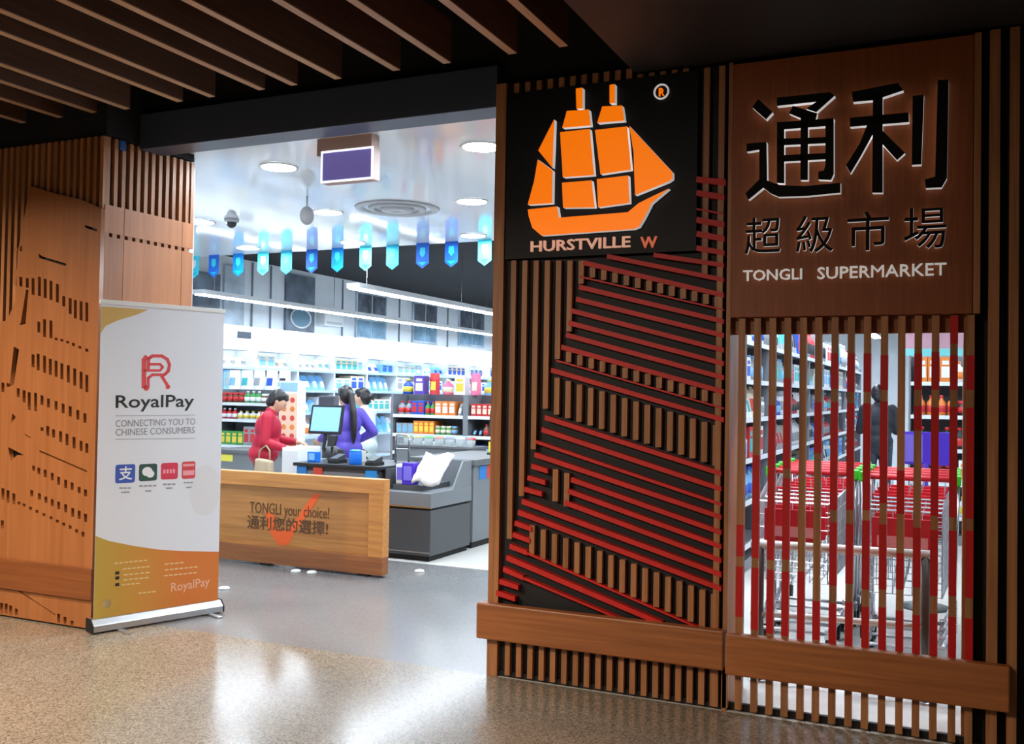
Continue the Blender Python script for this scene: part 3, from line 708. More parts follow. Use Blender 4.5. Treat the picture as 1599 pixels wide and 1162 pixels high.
def dashes(x0, x1, y, m, h=0.008, tilt=-0.02):
    a, b = Z6(x0, y), Z6(x1, y + tilt * (x1 - x0)); mb = MB(); n = max(3, int((b[0] - a[0]) / 0.03))
    for k in range(n):
        f0, f1 = k / n, (k + 0.75) / n
        p, q = [(a[0] + (b[0] - a[0]) * f, a[1] + (b[1] - a[1]) * f) for f in (f0, f1)]
        mb.prism([bp(*p, .0072), bp(*q, .0072), bp(q[0], q[1] + h, .0072), bp(p[0], p[1] + h, .0072)], NB * .0005)
    tag(mb.build('fine_print', m, sheet_o), kind='stuff')
for x0, x1, y in ((215, 290, 245), (225, 280, 270), (335, 445, 232), (372, 410, 262), (480, 560, 222), (497, 540, 245), (605, 665, 212), (620, 655, 240)):
    dashes(x0, x1, y, INKG)
PT = mat('print_tan', (226, 196, 140), 0.5)
for x0, x1, y in ((185, 390, 700), (235, 405, 735), (240, 405, 770), (240, 400, 800), (230, 345, 830), (490, 610, 705), (490, 695, 740), (485, 690, 775), (330, 440, 880)):
    dashes(x0, x1, y, PT, tilt=-0.1)
for y in (765, 795, 835):
    a, b = Z6(190, y), Z6(215, y - 22); flat('fine_print', [(a[0], a[1]), (b[0], a[1]), (b[0], b[1]), (a[0], b[1])], INK, .0072)
btext('RoyalPay', Z6(527, 885), Z6(760, 845), 0.075, mat('print_blush', (236, 180, 150), 0.5), 0.005)
a = Z6(140, 940); flat('footer_mark', [(a[0] + .03 * math.cos(k * .7), a[1] + .028 * math.sin(k * .7)) for k in range(9)], PT)

# ================================================================== TIMBER BARRIER
br = thing('timber_barrier', 'low framed timber barrier with an orange tick and slogan lettering', 'barrier', (-5.4, 2.05, 0))
MB().box(-6.55, -4.325, 2.035, 2.09, 0.15, 0.69).build('panel', WOODB, br)
MB().box(-6.6, -4.205, 2.0, 2.10, 0.675, 0.795).build('top_rail', WOODB, br, bevel=0.004)
MB().box(-6.6, -4.205, 2.0, 2.10, 0.02, 0.165).build('bottom_rail', WOODX, br, bevel=0.004)
for a, b in ((-6.6, -6.46), (-4.342, -4.205)):
    MB().box(a, b, 2.0, 2.10, 0.165, 0.675).build('stile', WOODB, br, bevel=0.003)
for x in (-6.4, -5.4, -4.4):
    MB().box(x - 0.05, x + 0.05, 2.02, 2.08, 0, 0.02).build('foot', RUBBER, br)
TK = mat('tick_orange', (240, 96, 24), 0.5)
tick = [(230, 270), (285, 262), (320, 290), (338, 430), (400, 450), (480, 440), (570, 310), (720, 80), (810, 75), (760, 160), (640, 330), (540, 470), (470, 600), (390, 612), (330, 560), (270, 460), (245, 380)]
MB().prism([onY(380 + u / 6.66, 760 + v / 6.66, 2.034) for u, v in tick], (0, -0.0015, 0)).build('tick_mark', TK, br)
DK = mat('slogan_ink', (96, 58, 20), 0.5)
a, b = onY(390, 802, 2.034), onY(514, 804, 2.034)
place_glyph('slogan', 'TONGLI your choice!', (a.x, 2.0325, a.z - 0.02), (1, 0, 0), ZU, b.x - a.x, 0.125, DK, 0.0012, br, 0.0)
a, b = onY(386, 825, 2.034), onY(512, 834, 2.034)
place_glyph('slogan', '通利您的選擇!', (a.x, 2.0325, a.z), (1, 0, 0), ZU, b.x - a.x, 0.118, DK, 0.0012, br, 0.012)
STUD = mat('stud_white', (245, 245, 240), 0.4)
for px, py, nb in ((462, 893, 'in front of the timber barrier lettering'), (487, 895, 'in front of the timber barrier tick tail'), (655, 893, 'in front of the grey bagging counter'), (350, 920, 'behind the roll-up banner foot')):
    p = onZ(px, py, 0)
    s = MB().lathe([(0.042, 0.0), (0.044, 0.006), (0.036, 0.016), (0.012, 0.021)], (0, 0, 0), 14).build('floor_stud', STUD, None, True)
    s.location = (p.x, min(p.y, 1.93) if px < 600 else p.y, 0); tag(s, 'small white disc on the dark entrance floor ' + nb, 'floor disc', 'white discs on the entrance floor')

# ================================================================== CHECKOUTS
c1 = thing('checkout_counter', 'grey checkout counter with a black worktop behind the timber barrier', 'counter', (-5.25, 3.2, 0))
MB().box(-5.70, -4.79, 2.85, 3.62, 0.06, 0.79).build('body', DGREY, c1)
MB().box(-5.66, -4.83, 2.89, 3.58, 0.0, 0.06).build('plinth', RUBBER, c1)
MB().box(-5.73, -4.76, 2.82, 3.65, 0.79, 0.822).build('worktop', mat('black_worktop', (34, 36, 40), 0.35), c1, bevel=0.004)
MB().box(-5.70, -4.79, 2.842, 2.85, 0.55, 0.75).build('front_panel', GREY, c1)
for x0, x1, m_, lb in ((-5.69, -5.58, mat('card_blue', (40, 120, 190), 0.5), 'blue'), (-5.50, -5.40, mat('card_red', (206, 70, 52), 0.5), 'red'), (-4.92, -4.80, mat('card_sky', (30, 140, 210), 0.5), 'sky blue')):
    o = MB().box(x0, x1, 2.830, 2.841, 0.66, 0.785).build('price_card', m_)
    tag(o, lb + ' price card fixed to the front of the black-topped counter', 'card', 'cards on the checkout front')
cw = thing('white_cabinet', 'slim white cabinet at the end of the checkout beside the red jacket', 'cabinet', (-5.86, 3.1, 0))
MB().box(-5.96, -5.76, 2.95, 3.3, 0.0, 0.95).build('body', WHITE, cw, bevel=0.004)
MB().box(-5.95, -5.77, 2.94, 2.95, 0.05, 0.92).build('door', mat('cabinet_door', (224, 228, 230), 0.4), cw)
MB().tube([(-5.79, 2.93, 0.55), (-5.79, 2.93, 0.68)], 0.006, 6).build('handle', CHROME, cw)

bg = thing('bagging_counter', 'grey bagging counter with a steel trim line at the end of the checkout', 'counter', (-4.48, 3.2, 0))
MB().box(-4.745, -4.235, 2.84, 3.62, 0.05, 0.455).build('lower_body', DGREY, bg, bevel=0.006)
MB().box(-4.73, -4.25, 2.855, 3.60, 0.455, 0.475).build('seam_groove', RUBBER, bg)  # recessed black seam between lower and upper body
MB().box(-4.75, -4.23, 2.832, 3.63, 0.475, 0.61).build('upper_body', GREY, bg, bevel=0.006)
MB().box(-4.75, -4.232, 2.826, 2.836, 0.475, 0.49).build('steel_trim', CHROME, bg)
MB().box(-4.75, -4.24, 2.828, 2.838, 0.075, 0.088).build('steel_trim', CHROME, bg)
MB().box(-4.72, -4.26, 2.87, 3.60, 0.0, 0.05).build('plinth', RUBBER, bg)
MB().prism([(-4.25, 3.25, 0.61), (-4.25, 3.62, 0.61), (-4.25, 3.62, 0.86), (-4.25, 3.45, 0.86)], (0.018, 0, 0)).build('side_guard', GREY, bg)
MB().box(-4.75, -4.25, 3.58, 3.62, 0.61, 0.86).build('back_guard', GREY, bg)
MB().box(-4.75, -4.735, 2.9, 3.58, 0.61, 0.80).build('side_guard', DGREY, bg)
MB().box(-4.70, -4.40, 2.95, 3.5, 0.61, 0.66).build('bag_tray', DGREY, bg)
c2 = thing('checkout_counter', 'long grey checkout counter with a printed strip behind the bagging counter', 'counter', (-4.6, 4.7, 0))
MB().box(-4.95, -4.25, 3.70, 5.05, 0.06, 0.80).build('body', GREY, c2, bevel=0.004)
MB().box(-4.93, -4.27, 3.72, 5.03, 0.0, 0.06).build('plinth', RUBBER, c2)
MB().box(-4.97, -4.225, 3.68, 5.07, 0.80, 0.86).build('worktop', mat('slate_worktop', (96, 98, 100), 0.4), c2, bevel=0.004)
for k, (y0, y1, m_) in enumerate(((3.82, 3.98, MATS['card_blue']), (3.99, 4.12, MATS['card_red']), (4.13, 4.6, WHITE))):
    MB().box(-4.25, -4.244, y0, y1, 0.66, 0.79).build('printed_strip', m_, c2)

c3 = thing('checkout_counter', 'slate grey counter with a yellow sticker behind the crimson jacket', 'counter', (-7.75, 4.7, 0))
MB().box(-8.15, -7.40, 4.45, 5.0, 0.05, 0.74).build('body', GREY, c3)
MB().box(-8.11, -7.44, 4.5, 4.95, 0.0, 0.05).build('plinth', RUBBER, c3)
MB().box(-8.18, -7.37, 4.42, 5.03, 0.74, 0.78).build('worktop', mat('slate_worktop', (96, 98, 100), 0.4), c3, bevel=0.004)
MB().box(-8.10, -7.85, 4.445, 4.45, 0.64, 0.72).build('sticker', mat('sticker_yellow', (230, 220, 80), 0.5), c3)
# things on the checkouts
def carton_thing(name, label, cat, x0, x1, y0, y1, z0, z1, body, face, group=None):
    t = thing(name, label, cat, ((x0 + x1) / 2, (y0 + y1) / 2, z0), group)
    MB().box(x0, x1, y0, y1, z0, z1).build('body', body, t, bevel=0.004)
    MB().box(x0 + (x1 - x0) * .15, x1 - (x1 - x0) * .15, y0 - 0.002, y0, z0 + (z1 - z0) * .2, z1 - (z1 - z0) * .15).build('printed_label', face, t)
    return t
carton_thing('carton', 'purple carton standing in the bagging counter tray', 'box', -4.61, -4.49, 2.96, 3.06, 0.662, 0.86, mat('purple_card', (70, 40, 190), 0.45), mat('pale_violet', (120, 110, 220), 0.5))
carton_thing('carton', 'white carton behind the purple one in the bagging counter', 'box', -4.70, -4.62, 3.0, 3.1, 0.662, 0.84, WHITE, mat('pale_violet', (120, 110, 220), 0.5))
bgm = MB(); random.seed(3)
nx, nz = 9, 8
for i in range(nx + 1):
    for j in range(nz + 1):
        u, v = i / nx, j / nz
        x = -4.45 + 0.25 * u + 0.06 * v * (u - .5); y = 2.865 + 0.30 * v + 0.02 * math.sin(9 * u + 3 * v) + random.uniform(-.01, .01)
        z = 0.705 + 0.235 * math.sin(v * 1.45) ** 0.8 + 0.018 * math.sin(7 * u - 4 * v) + random.uniform(-.01, .01)
        bgm.v.append((x, y, z))
for i in range(nx):
    for j in range(nz):
        a = i * (nz + 1) + j; bgm.f.append((a, a + nz + 1, a + nz + 2, a + 1)); bgm.m.append(0)
bo = bgm.build('carrier_bags', mat('white_plastic_bag', (242, 242, 244), 0.3), None, True)
so = bo.modifiers.new('thick', 'SOLIDIFY'); so.thickness = 0.035; so.offset = -1
tag(bo, 'crumpled bundle of white carrier bags draped over the bagging counter', 'carrier bags')

def lathe_thing(name, label, cat, loc, prof, body, lid_prof=None, lid=None, group=None, n=16):
    t = thing(name, label, cat, loc, group)
    MB().lathe(prof, loc, n).build('body', body, t, True)
    if lid_prof: MB().lathe(lid_prof, loc, n).build('lid', lid, t, True)
    return t
BLUEP = mat('blue_plastic', (20, 110, 215), 0.35)
lathe_thing('wipes_tub', 'round blue tub standing on the black worktop in front of the purple top', 'tub', (-5.13, 2.98, 0.822), [(0.058, 0), (0.06, 0.01), (0.06, 0.105), (0.055, 0.115)], BLUEP, [(0.057, 0.115), (0.057, 0.13), (0.04, 0.136)], mat('blue_lid', (60, 150, 230), 0.35))
carton_thing('carton', 'small blue carton on the black worktop near the white cabinet', 'box', -5.66, -5.56, 2.95, 3.03, 0.822, 0.92, BLUEP, mat('pale_blue', (130, 190, 240), 0.4))
def terminal(label, x, y):
    t = thing('card_terminal', label, 'card terminal', (x, y, 0.822))
    MB().prism([(x - .05, y - .09, .822), (x + .05, y - .09, .822), (x + .05, y + .09, .822), (x - .05, y + .09, .822)], (0, 0, 0.03)).build('base', RUBBER, t, bevel=.004)
    MB().prism([(x - .04, y - .075, .852), (x - .04, y + .075, .852), (x - .04, y + .075, .905), (x - .04, y - .075, .868)], (.08, 0, 0)).build('keypad', mat('terminal_grey', (60, 62, 66), .4), t, bevel=.003)
    return t
terminal('black card terminal lying on the worktop left of the blue tub', -5.36, 3.02)
terminal('black card terminal lying on the worktop right of the blue tub', -4.93, 3.0)
carton_thing('receipt_printer', 'beige receipt printer between the card terminal and the blue tub', 'printer', -5.285, -5.205, 3.12, 3.28, 0.822, 0.93, mat('printer_beige', (206, 204, 190), .5), mat('printer_slot', (120, 120, 116), .5))
sc1 = thing('scanner_stand', 'black barcode scanner on a stand at the end of the worktop', 'scanner', (-5.62, 3.3, .822))
MB().lathe([(0.05, 0), (0.05, 0.012), (0.012, 0.02), (0.012, 0.13)], (-5.62, 3.3, .822), 12).build('stand', RUBBER, sc1, True)
MB().prism([(-5.66, 3.26, .955), (-5.58, 3.26, .955), (-5.58, 3.30, 1.06), (-5.66, 3.30, 1.06)], (0, 0.05, 0.01)).build('head', RUBBER, sc1, bevel=.006)
lathe_thing('pen_cup', 'black pen cup beside the barcode scanner', 'cup', (-5.48, 3.25, .822), [(0.03, 0), (0.034, 0.11), (0.03, 0.112)], RUBBER)

mo = thing('checkout_monitor', 'black framed monitor with a pale blue screen on the checkout', 'monitor', (-5.80, 3.58, .822))
m0 = Vector((-5.80, 3.42, 0)); mx = Vector((0.96, 0.10, 0)).normalized(); mz = Vector((-0.03, 0.24, 0.97)).normalized(); mn = mx.cross(mz)
def mp(u, v, d=0.0): return Vector((-5.845, 3.50, 1.215)) + mx * u + mz * v + mn * d
MB().prism([mp(-.185, -.15), mp(.185, -.15), mp(.185, .15), mp(-.185, .15)], mn * -.03).build('case', RUBBER, mo, bevel=.006)
MB().prism([mp(-.16, -.125, .001), mp(.16, -.125, .001), mp(.16, .125, .001), mp(-.16, .125, .001)], mn * .002).build('screen', mat('screen_blue', (120, 175, 235), .3, emit=.75), mo)
MB().tube([mp(0, -.13, -.035), mp(0, -.3, -.035), (-5.82, 3.56, .94)], .02, 8).build('neck', RUBBER, mo)
MB().lathe([(.09, 0), (.09, .1), (.05, .118)], (-5.82, 3.56, .822), 16).build('foot', DGREY, mo, True)
pr = thing('customer_display', 'dark grey customer display box raised above the monitor', 'display', (-6.0, 3.8, .0))
MB().box(-6.16, -5.95, 3.80, 3.88, 1.335, 1.45).build('case', mat('display_grey', (92, 92, 100), .4), pr, bevel=.006)
MB().box(-6.14, -5.97, 3.796, 3.80, 1.35, 1.435).build('face', mat('display_face', (70, 72, 84), .3), pr)
MB().tube([(-6.05, 3.85, 0.0), (-6.05, 3.85, 1.34)], .016, 8).build('pole', DGREY, pr)
MB().lathe([(.12, 0), (.12, .015), (.03, .03)], (-6.05, 3.85, 0), 16).build('foot', DGREY, pr, True)
hp = thing('bag_rack', 'bent steel bag rack standing on the end of the black worktop', 'rack', (-4.9, 3.4, .822))
MB().tube([(-4.98, 3.45, .822), (-4.98, 3.45, 1.07), (-4.96, 3.45, 1.09), (-4.85, 3.45, 1.09), (-4.83, 3.45, 1.07), (-4.83, 3.45, .822)], .011, 8).build('hoop', CHROME, hp, True)
MB().tube([(-4.98, 3.45, .95), (-4.83, 3.45, .95)], .008, 6).build('cross_bar', CHROME, hp)
kb = thing('payment_stand', 'black slim payment stand on the slate worktop of the long counter', 'payment stand', (-4.45, 4.55, .86))
MB().lathe([(.07, 0), (.07, .015), (.022, .03), (.022, .22)], (-4.45, 4.55, .86), 12).build('stand', RUBBER, kb, True)
MB().prism([(-4.51, 4.54, 1.05), (-4.39, 4.54, 1.05), (-4.39, 4.58, 1.33), (-4.51, 4.58, 1.33)], (0, .03, 0)).build('tablet', RUBBER, kb, bevel=.008)
MB().prism([(-4.498, 4.5405, 1.062), (-4.402, 4.5405, 1.062), (-4.402, 4.5785, 1.318), (-4.498, 4.5785, 1.318)], (0, -.002, 0)).build('screen', mat('screen_dark', (60, 30, 40), .2), kb)
carton_thing('carton', 'yellow and green carton on the far end of the long counter', 'box', -4.62, -4.40, 4.78, 4.95, .86, .98, mat('yellow_card', (232, 214, 60), .5), mat('green_card', (90, 180, 60), .5))

# display of lidded tubs behind the bagging counter
ds = thing('display_shelf', 'low grey display shelf with a glass front behind the purple top', 'shelf', (-5.45, 5.3, 0))
MB().box(-6.0, -5.0, 5.15, 5.5, 0.0, 0.86).build('body', GREY, ds)
MB().box(-6.02, -4.98, 5.13, 5.52, 0.86, 0.885).build('top_board', mat('slate_worktop', (96, 98, 100), .4), ds)
MB().box(-6.0, -5.0, 5.145, 5.15, 0.885, 1.0).build('glass_front', mat('clear_glass', (225, 240, 245), .05, alpha=.18), ds)
MB().box(-6.0, -5.0, 5.14, 5.155, 1.0, 1.012).build('glass_edge', mat('glass_edge', (190, 225, 240), .2), ds)
for k, (nm, colr) in enumerate((('olive', (150, 160, 60)), ('yellow', (214, 206, 90)), ('green', (60, 190, 60)), ('orange', (240, 120, 50)), ('grey', (150, 150, 165)), ('white', (220, 222, 226)), ('red', (200, 50, 50)))):
    x = -5.92 + k * .14
    lathe_thing('snack_tub', 'snack tub with a ' + nm + ' lid behind the display shelf glass', 'tub', (x, 5.27, .8865), [(.046, 0), (.052, .07), (.052, .075)], mat('tub_clear', (206, 210, 205), .3), [(.055, .075), (.055, .1), (.03, .105)], mat('lid_' + nm, colr, .4), 'snack tubs on the display shelf')

# ================================================================== SHELVES AND GOODS
SHELFG = mat('shelf_grey', (120, 124, 130), .45); SHELFW = mat('shelf_white', (220, 226, 232), .45)
PC = {n: mat('pack_' + n, c, .45, noise=.1, nscale=30) for n, c in dict(white=(232, 234, 238), cream=(226, 214, 190), sky=(120, 180, 226), blue=(38, 84, 186), red=(198, 44, 48), pink=(226, 110, 150), orange=(228, 128, 52), yellow=(224, 200, 70),
      green=(70, 150, 76), brown=(112, 70, 48), black=(34, 34, 40), teal=(60, 170, 176), grey=(150, 154, 160), purple=(92, 64, 170)).items()}
def proto_carton():
    m = MB().box(-.5, .5, -.5, .5, 0, 1, 0)
    m.box(-.36, .36, -.515, -.5, .18, .62, 1); m.box(-.3, .3, -.51, -.5, .7, .86, 1)
    return m
def proto_bottle():
    m = MB().lathe([(.42, 0), (.48, .03), (.48, .58), (.40, .68), (.18, .80), (.17, .88)], n=10)
    m.lathe([(.2, .88), (.2, 1.0), (.1, 1.0)], n=10, mi=1); m.lathe([(.492, .15), (.492, .5), (.48, .5)], n=10, mi=1)
    return m
def proto_jar():
    m = MB().lathe([(.44, 0), (.5, .04), (.5, .7), (.42, .78)], n=10)
    m.lathe([(.46, .78), (.46, .98), (.4, 1.0)], n=10, mi=1); m.lathe([(.508, .2), (.508, .58), (.5, .58)], n=10, mi=1)
    return m
def proto_pouch():
    m = MB(); nu, nv = 4, 5; k = []
    for side in (-1, 1):
        for j in range(nv + 1):
            for i in range(nu + 1):
                u, v = i / nu, j / nv
                m.v.append(((u - .5) * (1 - .08 * v), side * .5 * (math.sin(math.pi * min(u, 1)) ** .5) * (1 - v) ** .45, v))
    n1 = (nu + 1) * (nv + 1)
    for j in range(nv):
        for i in range(nu):
            a = j * (nu + 1) + i; f = (a, a + 1, a + nu + 2, a + nu + 1)
            m.f.append(f); m.m.append(1 if 1 <= i <= 2 and 1 <= j <= 2 else 0)
            m.f.append(tuple(q + n1 for q in reversed(f))); m.m.append(0)
    return m
PROTO = {}
for nm, fn in (('carton', proto_carton), ('bottle', proto_bottle), ('jar', proto_jar), ('pouch', proto_pouch)):
    o = fn().build('proto', [PC['white'], PC['blue']], None, nm != 'carton'); PROTO[nm] = o.data; bpy.data.objects.remove(o)
def product(kind, colr, acc, loc, dims, rz, where, group):
    o = bpy.data.objects.new(kind, PROTO[kind]); COL.objects.link(o)
    o.location = loc; o.scale = dims; o.rotation_euler[2] = rz
    for i, c in enumerate((colr, acc)):
        o.material_slots[i].link = 'OBJECT'; o.material_slots[i].material = PC[c]
    return tag(o, '%s %s with %s print on the %s' % (colr, kind, acc, where), kind, group)
def fill(A, d, n, L, z, hmax, depth, wr_, kinds, pal, accs, where, group, seed):
    """goods side by side along a shelf: A start, d direction along it, n towards the aisle"""
    rnd = random.Random(seed); s = 0.02; rz = math.atan2(n.x, -n.y)
    kd, cl, ac = rnd.choice(kinds), rnd.choice(pal), rnd.choice(accs); run = 0
    while True:
        if run <= 0:
            kd, cl, ac = rnd.choice(kinds), rnd.choice(pal), rnd.choice(accs); run = rnd.randint(2, 4); w0 = rnd.uniform(*wr_); h0 = hmax * rnd.uniform(.62, .95)
            while ac == cl: ac = rnd.choice(accs)
        run -= 1
        if s + w0 > L - 0.01: break
        dp = min(depth * .8, w0 if kd in ('bottle', 'jar') else depth * rnd.uniform(.45, .75))
        p = A + d * (s + w0 / 2) + n * (-dp / 2 * 1.04 - .02)
        product(kd, cl, ac, (p.x, p.y, z + .0015), (w0 * .94, dp, h0 if kd != 'jar' else min(h0, w0 * 1.4)), rz, where, group)
        s += w0
ORD = ['lowest', 'second', 'third', 'fourth', 'fifth', 'sixth']
def shelving(name, label, A, d, n, L, depth, levels, H, frame, bay=1.0, header=0.0, thick=.025, upr=.04):
    """A: front edge start on the floor, d along the front, n out to the aisle"""
    t = thing(name, label, 'shelving', A + d * (L / 2))
    def bx(s0, s1, q0, q1, z0, z1, nm, m):
        MB().prism([A + d * s0 - n * q0 + ZU * z0, A + d * s1 - n * q0 + ZU * z0, A + d * s1 - n * q1 + ZU * z0, A + d * s0 - n * q1 + ZU * z0], (0, 0, z1 - z0)).build(nm, m, t)
    bx(0, L, depth - .02, depth, 0, H, 'back_panel', frame)
    bx(0, L, .03, depth - .02, 0, .1, 'plinth', frame)
    k = 0
    while k * bay <= L + 1e-6:
        s = min(k * bay, L); bx(max(0, s - upr / 2), min(L, s + upr / 2), .0 + (.0 if frame is SHELFG else .01), depth - .02, .1, H, 'upright', frame); k += 1
    for z in levels:
        for k in range(int(math.ceil(L / bay - 1e-6))):
            a, b = k * bay + upr / 2, min(L, (k + 1) * bay) - upr / 2
            bx(a, b, .005, depth - .02, z - thick, z, 'shelf', frame)
            bx(a, b, -.004, .005, z - thick - .012, z + .004, 'price_rail', SHELFW if frame is SHELFG else mat('rail_blue', (170, 196, 226), .4))
    return t
X1, Y1 = Vector((1, 0, 0)), Vector((0, 1, 0))
# tall wall shelving down the left side
LV = [.35, .75, 1.14, 1.5, 1.83]
shelving('side_shelving', 'tall white shelving along the left shop wall full of pale packs', Vector((-9.55, 5.95, 0)), Y1, X1, 10.0, .43, LV, 2.08, SHELFW, 1.0)
for i, z in enumerate(LV):
    if i == 0: continue
    hm = .30 if z < 1.8 else .22
    pal = ['white', 'white', 'white', 'white', 'cream', 'sky'] if z > 1.3 else ['white', 'white', 'cream', 'sky', 'white', 'orange']
    for bay in range(10):
        fill(Vector((-9.55, 5.97 + bay, 0)), Y1, X1, .96, z, hm, .42, (.15, .24) if z > 1.3 else (.13, .2), ['carton', 'pouch', 'carton'] if z > 1 else ['bottle', 'carton', 'pouch'], pal, ['sky', 'grey', 'teal', 'cream', 'sky', 'blue'] + (['orange', 'pink'] if z < 1.3 else []), ORD[i] + ' shelf of the white wall shelving', 'goods on the white wall shelving', 100 + 17 * i + bay)
cn = thing('shelf_canopy', 'bright white canopy running above the left wall shelving', 'canopy', (-9.7, 10.9, 2.1))
MB().box(-9.99, -9.42, 5.4, 16.2, 2.12, 2.42).build('fascia', mat('canopy_white', (246, 249, 250), .5), cn)
MB().box(-9.9, -9.5, 5.5, 16.1, 2.1, 2.12).build('under_light', mat('canopy_lamp', (255, 255, 255), .5, emit=2, ecol=(226, 241, 255)), cn)
MB().box(-9.42, -9.415, 6.32, 6.62, 2.24, 2.34).build('nameplate', mat('plate_dark', (50, 60, 70), .4), cn)
# pictures and panels on the upper wall
def wall_panel(name, label, cat, y0, y1, z0, z1, m_, extra=None):
    t = thing(name, label, cat, (-9.98, (y0 + y1) / 2, z0))
    MB().box(-10.0, -9.96, y0, y1, z0, z1).build('board', m_, t)
    if extra: extra(t, y0, y1, z0, z1)
    return t
PD = mat('poster_dark', (96, 108, 122), .5, noise=.5, nscale=3); PL = mat('poster_light', (176, 190, 202), .5, noise=.3, nscale=3)
def oval(t, y0, y1, z0, z1):
    c = Vector((-9.95, (y0 + y1) / 2, z0 + .24)); n = 24
    MB().tube([c + Vector((0, .27 * math.cos(2 * math.pi * k / n), .16 * math.sin(2 * math.pi * k / n))) for k in range(n)], .014, 6, 0, True).build('ring_print', WHITE, t)
    MB().prism([c + Vector((.0, .26 * math.cos(2 * math.pi * k / n), .15 * math.sin(2 * math.pi * k / n))) for k in range(n)], (-.008, 0, 0)).build('oval_print', mat('oval_teal', (90, 130, 150), .5), t)
def panes(t, y0, y1, z0, z1):
    ym = (y0 + y1) / 2
    for a, b in ((y0 + .04, ym - .02), (ym + .02, y1 - .04)):
        MB().box(-9.96, -9.955, a, b, z0 + .04, z0 + .34).build('picture', mat('picture_teal', (110, 150, 176), .5, noise=.4, nscale=4), t)
        MB().box(-9.96, -9.955, a, b, z0 + .40, z1 - .05).build('picture', mat('picture_dark', (84, 92, 104), .5, noise=.6, nscale=5), t)
wall_panel('wall_poster', 'dark grey wall poster with a white oval above the canopy', 'poster', 8.12, 8.90, 2.46, 3.42, PD, oval)
wall_panel('wall_poster', 'paired picture poster above the canopy next to the white wall unit', 'poster', 10.17, 11.2, 2.46, 3.34, PL, panes)
wall_panel('wall_poster', 'paired picture poster in the middle of the upper wall beyond the first pair', 'poster', 12.2, 13.2, 2.5, 3.34, PL, panes)
wall_panel('wall_poster', 'paired picture poster at the far end of the upper wall', 'poster', 14.2, 15.45, 2.54, 3.37, PL, panes)
wall_panel('wall_panel', 'plain grey panel high on the wall nearest the left pillar', 'panel', 5.9, 6.56, 2.45, 3.2, PD)
wall_panel('wall_panel', 'plain grey panel high on the wall beside the oval poster', 'panel', 6.65, 7.1, 2.45, 3.36, PL)
for y in (7.3, 7.75, 9.75, 11.7, 13.7):
    MB().box(-10.0, -9.97, y, y + .015, 2.44, 3.48).build('panel_joint', mat('joint_grey', (130, 140, 150), .6), bpy.data.objects['wall_shop_left'])
ac = thing('wall_unit', 'white wall mounted unit above the canopy between two posters', 'air conditioner', (-9.9, 9.3, 2.63))
MB().box(-10.0, -9.82, 9.0, 9.57, 2.62, 2.90).build('case', WHITE, ac, bevel=.02)
MB().box(-9.822, -9.815, 9.05, 9.52, 2.64, 2.69).build('louvre', DIFF, ac)
# grey gondola behind the red jacket
A = Vector((-9.14, 5.60, 0))
shelving('gondola_shelving', 'grey shelving with jars and brown packs behind the red jacket', A, X1, -Y1, 1.10, .40, [.40, .75, 1.10, 1.32], 1.50, SHELFG, 1.1)
for i, z in enumerate([.40, .75, 1.10, 1.32]):
    fill(A + X1 * .03, X1, -Y1, 1.05, z, .28 if i < 2 else .18, .38, (.07, .12), ['jar', 'bottle', 'carton'], ['brown', 'red', 'white', 'green', 'brown', 'grey', 'yellow'], ['white', 'yellow', 'red', 'cream'], ORD[i] + ' shelf behind the red jacket', 'goods behind the red jacket', 300 + i)
for k in range(5):
    product('pouch', 'white', ['sky', 'teal', 'grey', 'blue', 'black'][k], (-8.98 + .21 * k, 5.78, 1.5015), (.2, .16, .26), 0, 'top of the grey shelving behind the red jacket', 'packs on top of the grey shelving')
ps = thing('poster_stand', 'slim white stand with an orange poster of small round pictures', 'stand', (-7.78, 5.4, 0))
MB().box(-7.93, -7.62, 5.40, 5.55, 0, 1.62).build('cabinet', WHITE, ps, bevel=.006)
MB().box(-7.91, -7.64, 5.392, 5.40, .72, 1.46).build('poster', mat('poster_peach', (240, 196, 168), .5), ps)
for i in range(6):
    for j in range(2):
        MB().lathe([(.02, -.004), (.036, -.003), (.036, 0)], (-7.84 + .13 * j, 5.392, .80 + .115 * i), 10, 0, 'y').build('round_picture', mat('picture_red' if i % 2 else 'picture_orange', (206, 70, 60) if i % 2 else (226, 130, 60), .5), ps)
MB().box(-7.91, -7.64, 5.392, 5.40, 1.49, 1.60).build('header_card', mat('header_blue', (150, 190, 230), .5), ps)
# grey gondola in the middle
A = Vector((-6.74, 6.20, 0)); GL = [.35, .73, .96, 1.21]
shelving('gondola_shelving', 'dark framed shelving of colourful goods seen past the ship pillar', A, X1, -Y1, 2.2, .42, GL, 1.475, SHELFG, 1.1, upr=.07)
for i, z in enumerate(GL):
    fill(A + X1 * .05, X1, -Y1, 1.0, z, (.3, .17, .18, .19)[i], .40, (.07, .11), ['jar', 'bottle', 'pouch', 'carton'], ['brown', 'black', 'green', 'red', 'grey', 'blue', 'brown', 'orange'], ['white', 'yellow', 'cream', 'red', 'sky'], ORD[i] + ' shelf of the dark framed shelving', 'goods on the dark framed shelving', 400 + i)
    fill(A + X1 * 1.14, X1, -Y1, 1.0, z, (.3, .17, .18, .19)[i], .40, (.07, .11), ['jar', 'bottle', 'pouch', 'carton'], ['brown', 'black', 'green', 'red', 'grey', 'blue', 'brown', 'orange'], ['white', 'yellow', 'cream', 'red', 'sky'], ORD[i] + ' shelf of the dark framed shelving', 'goods on the dark framed shelving', 420 + i)
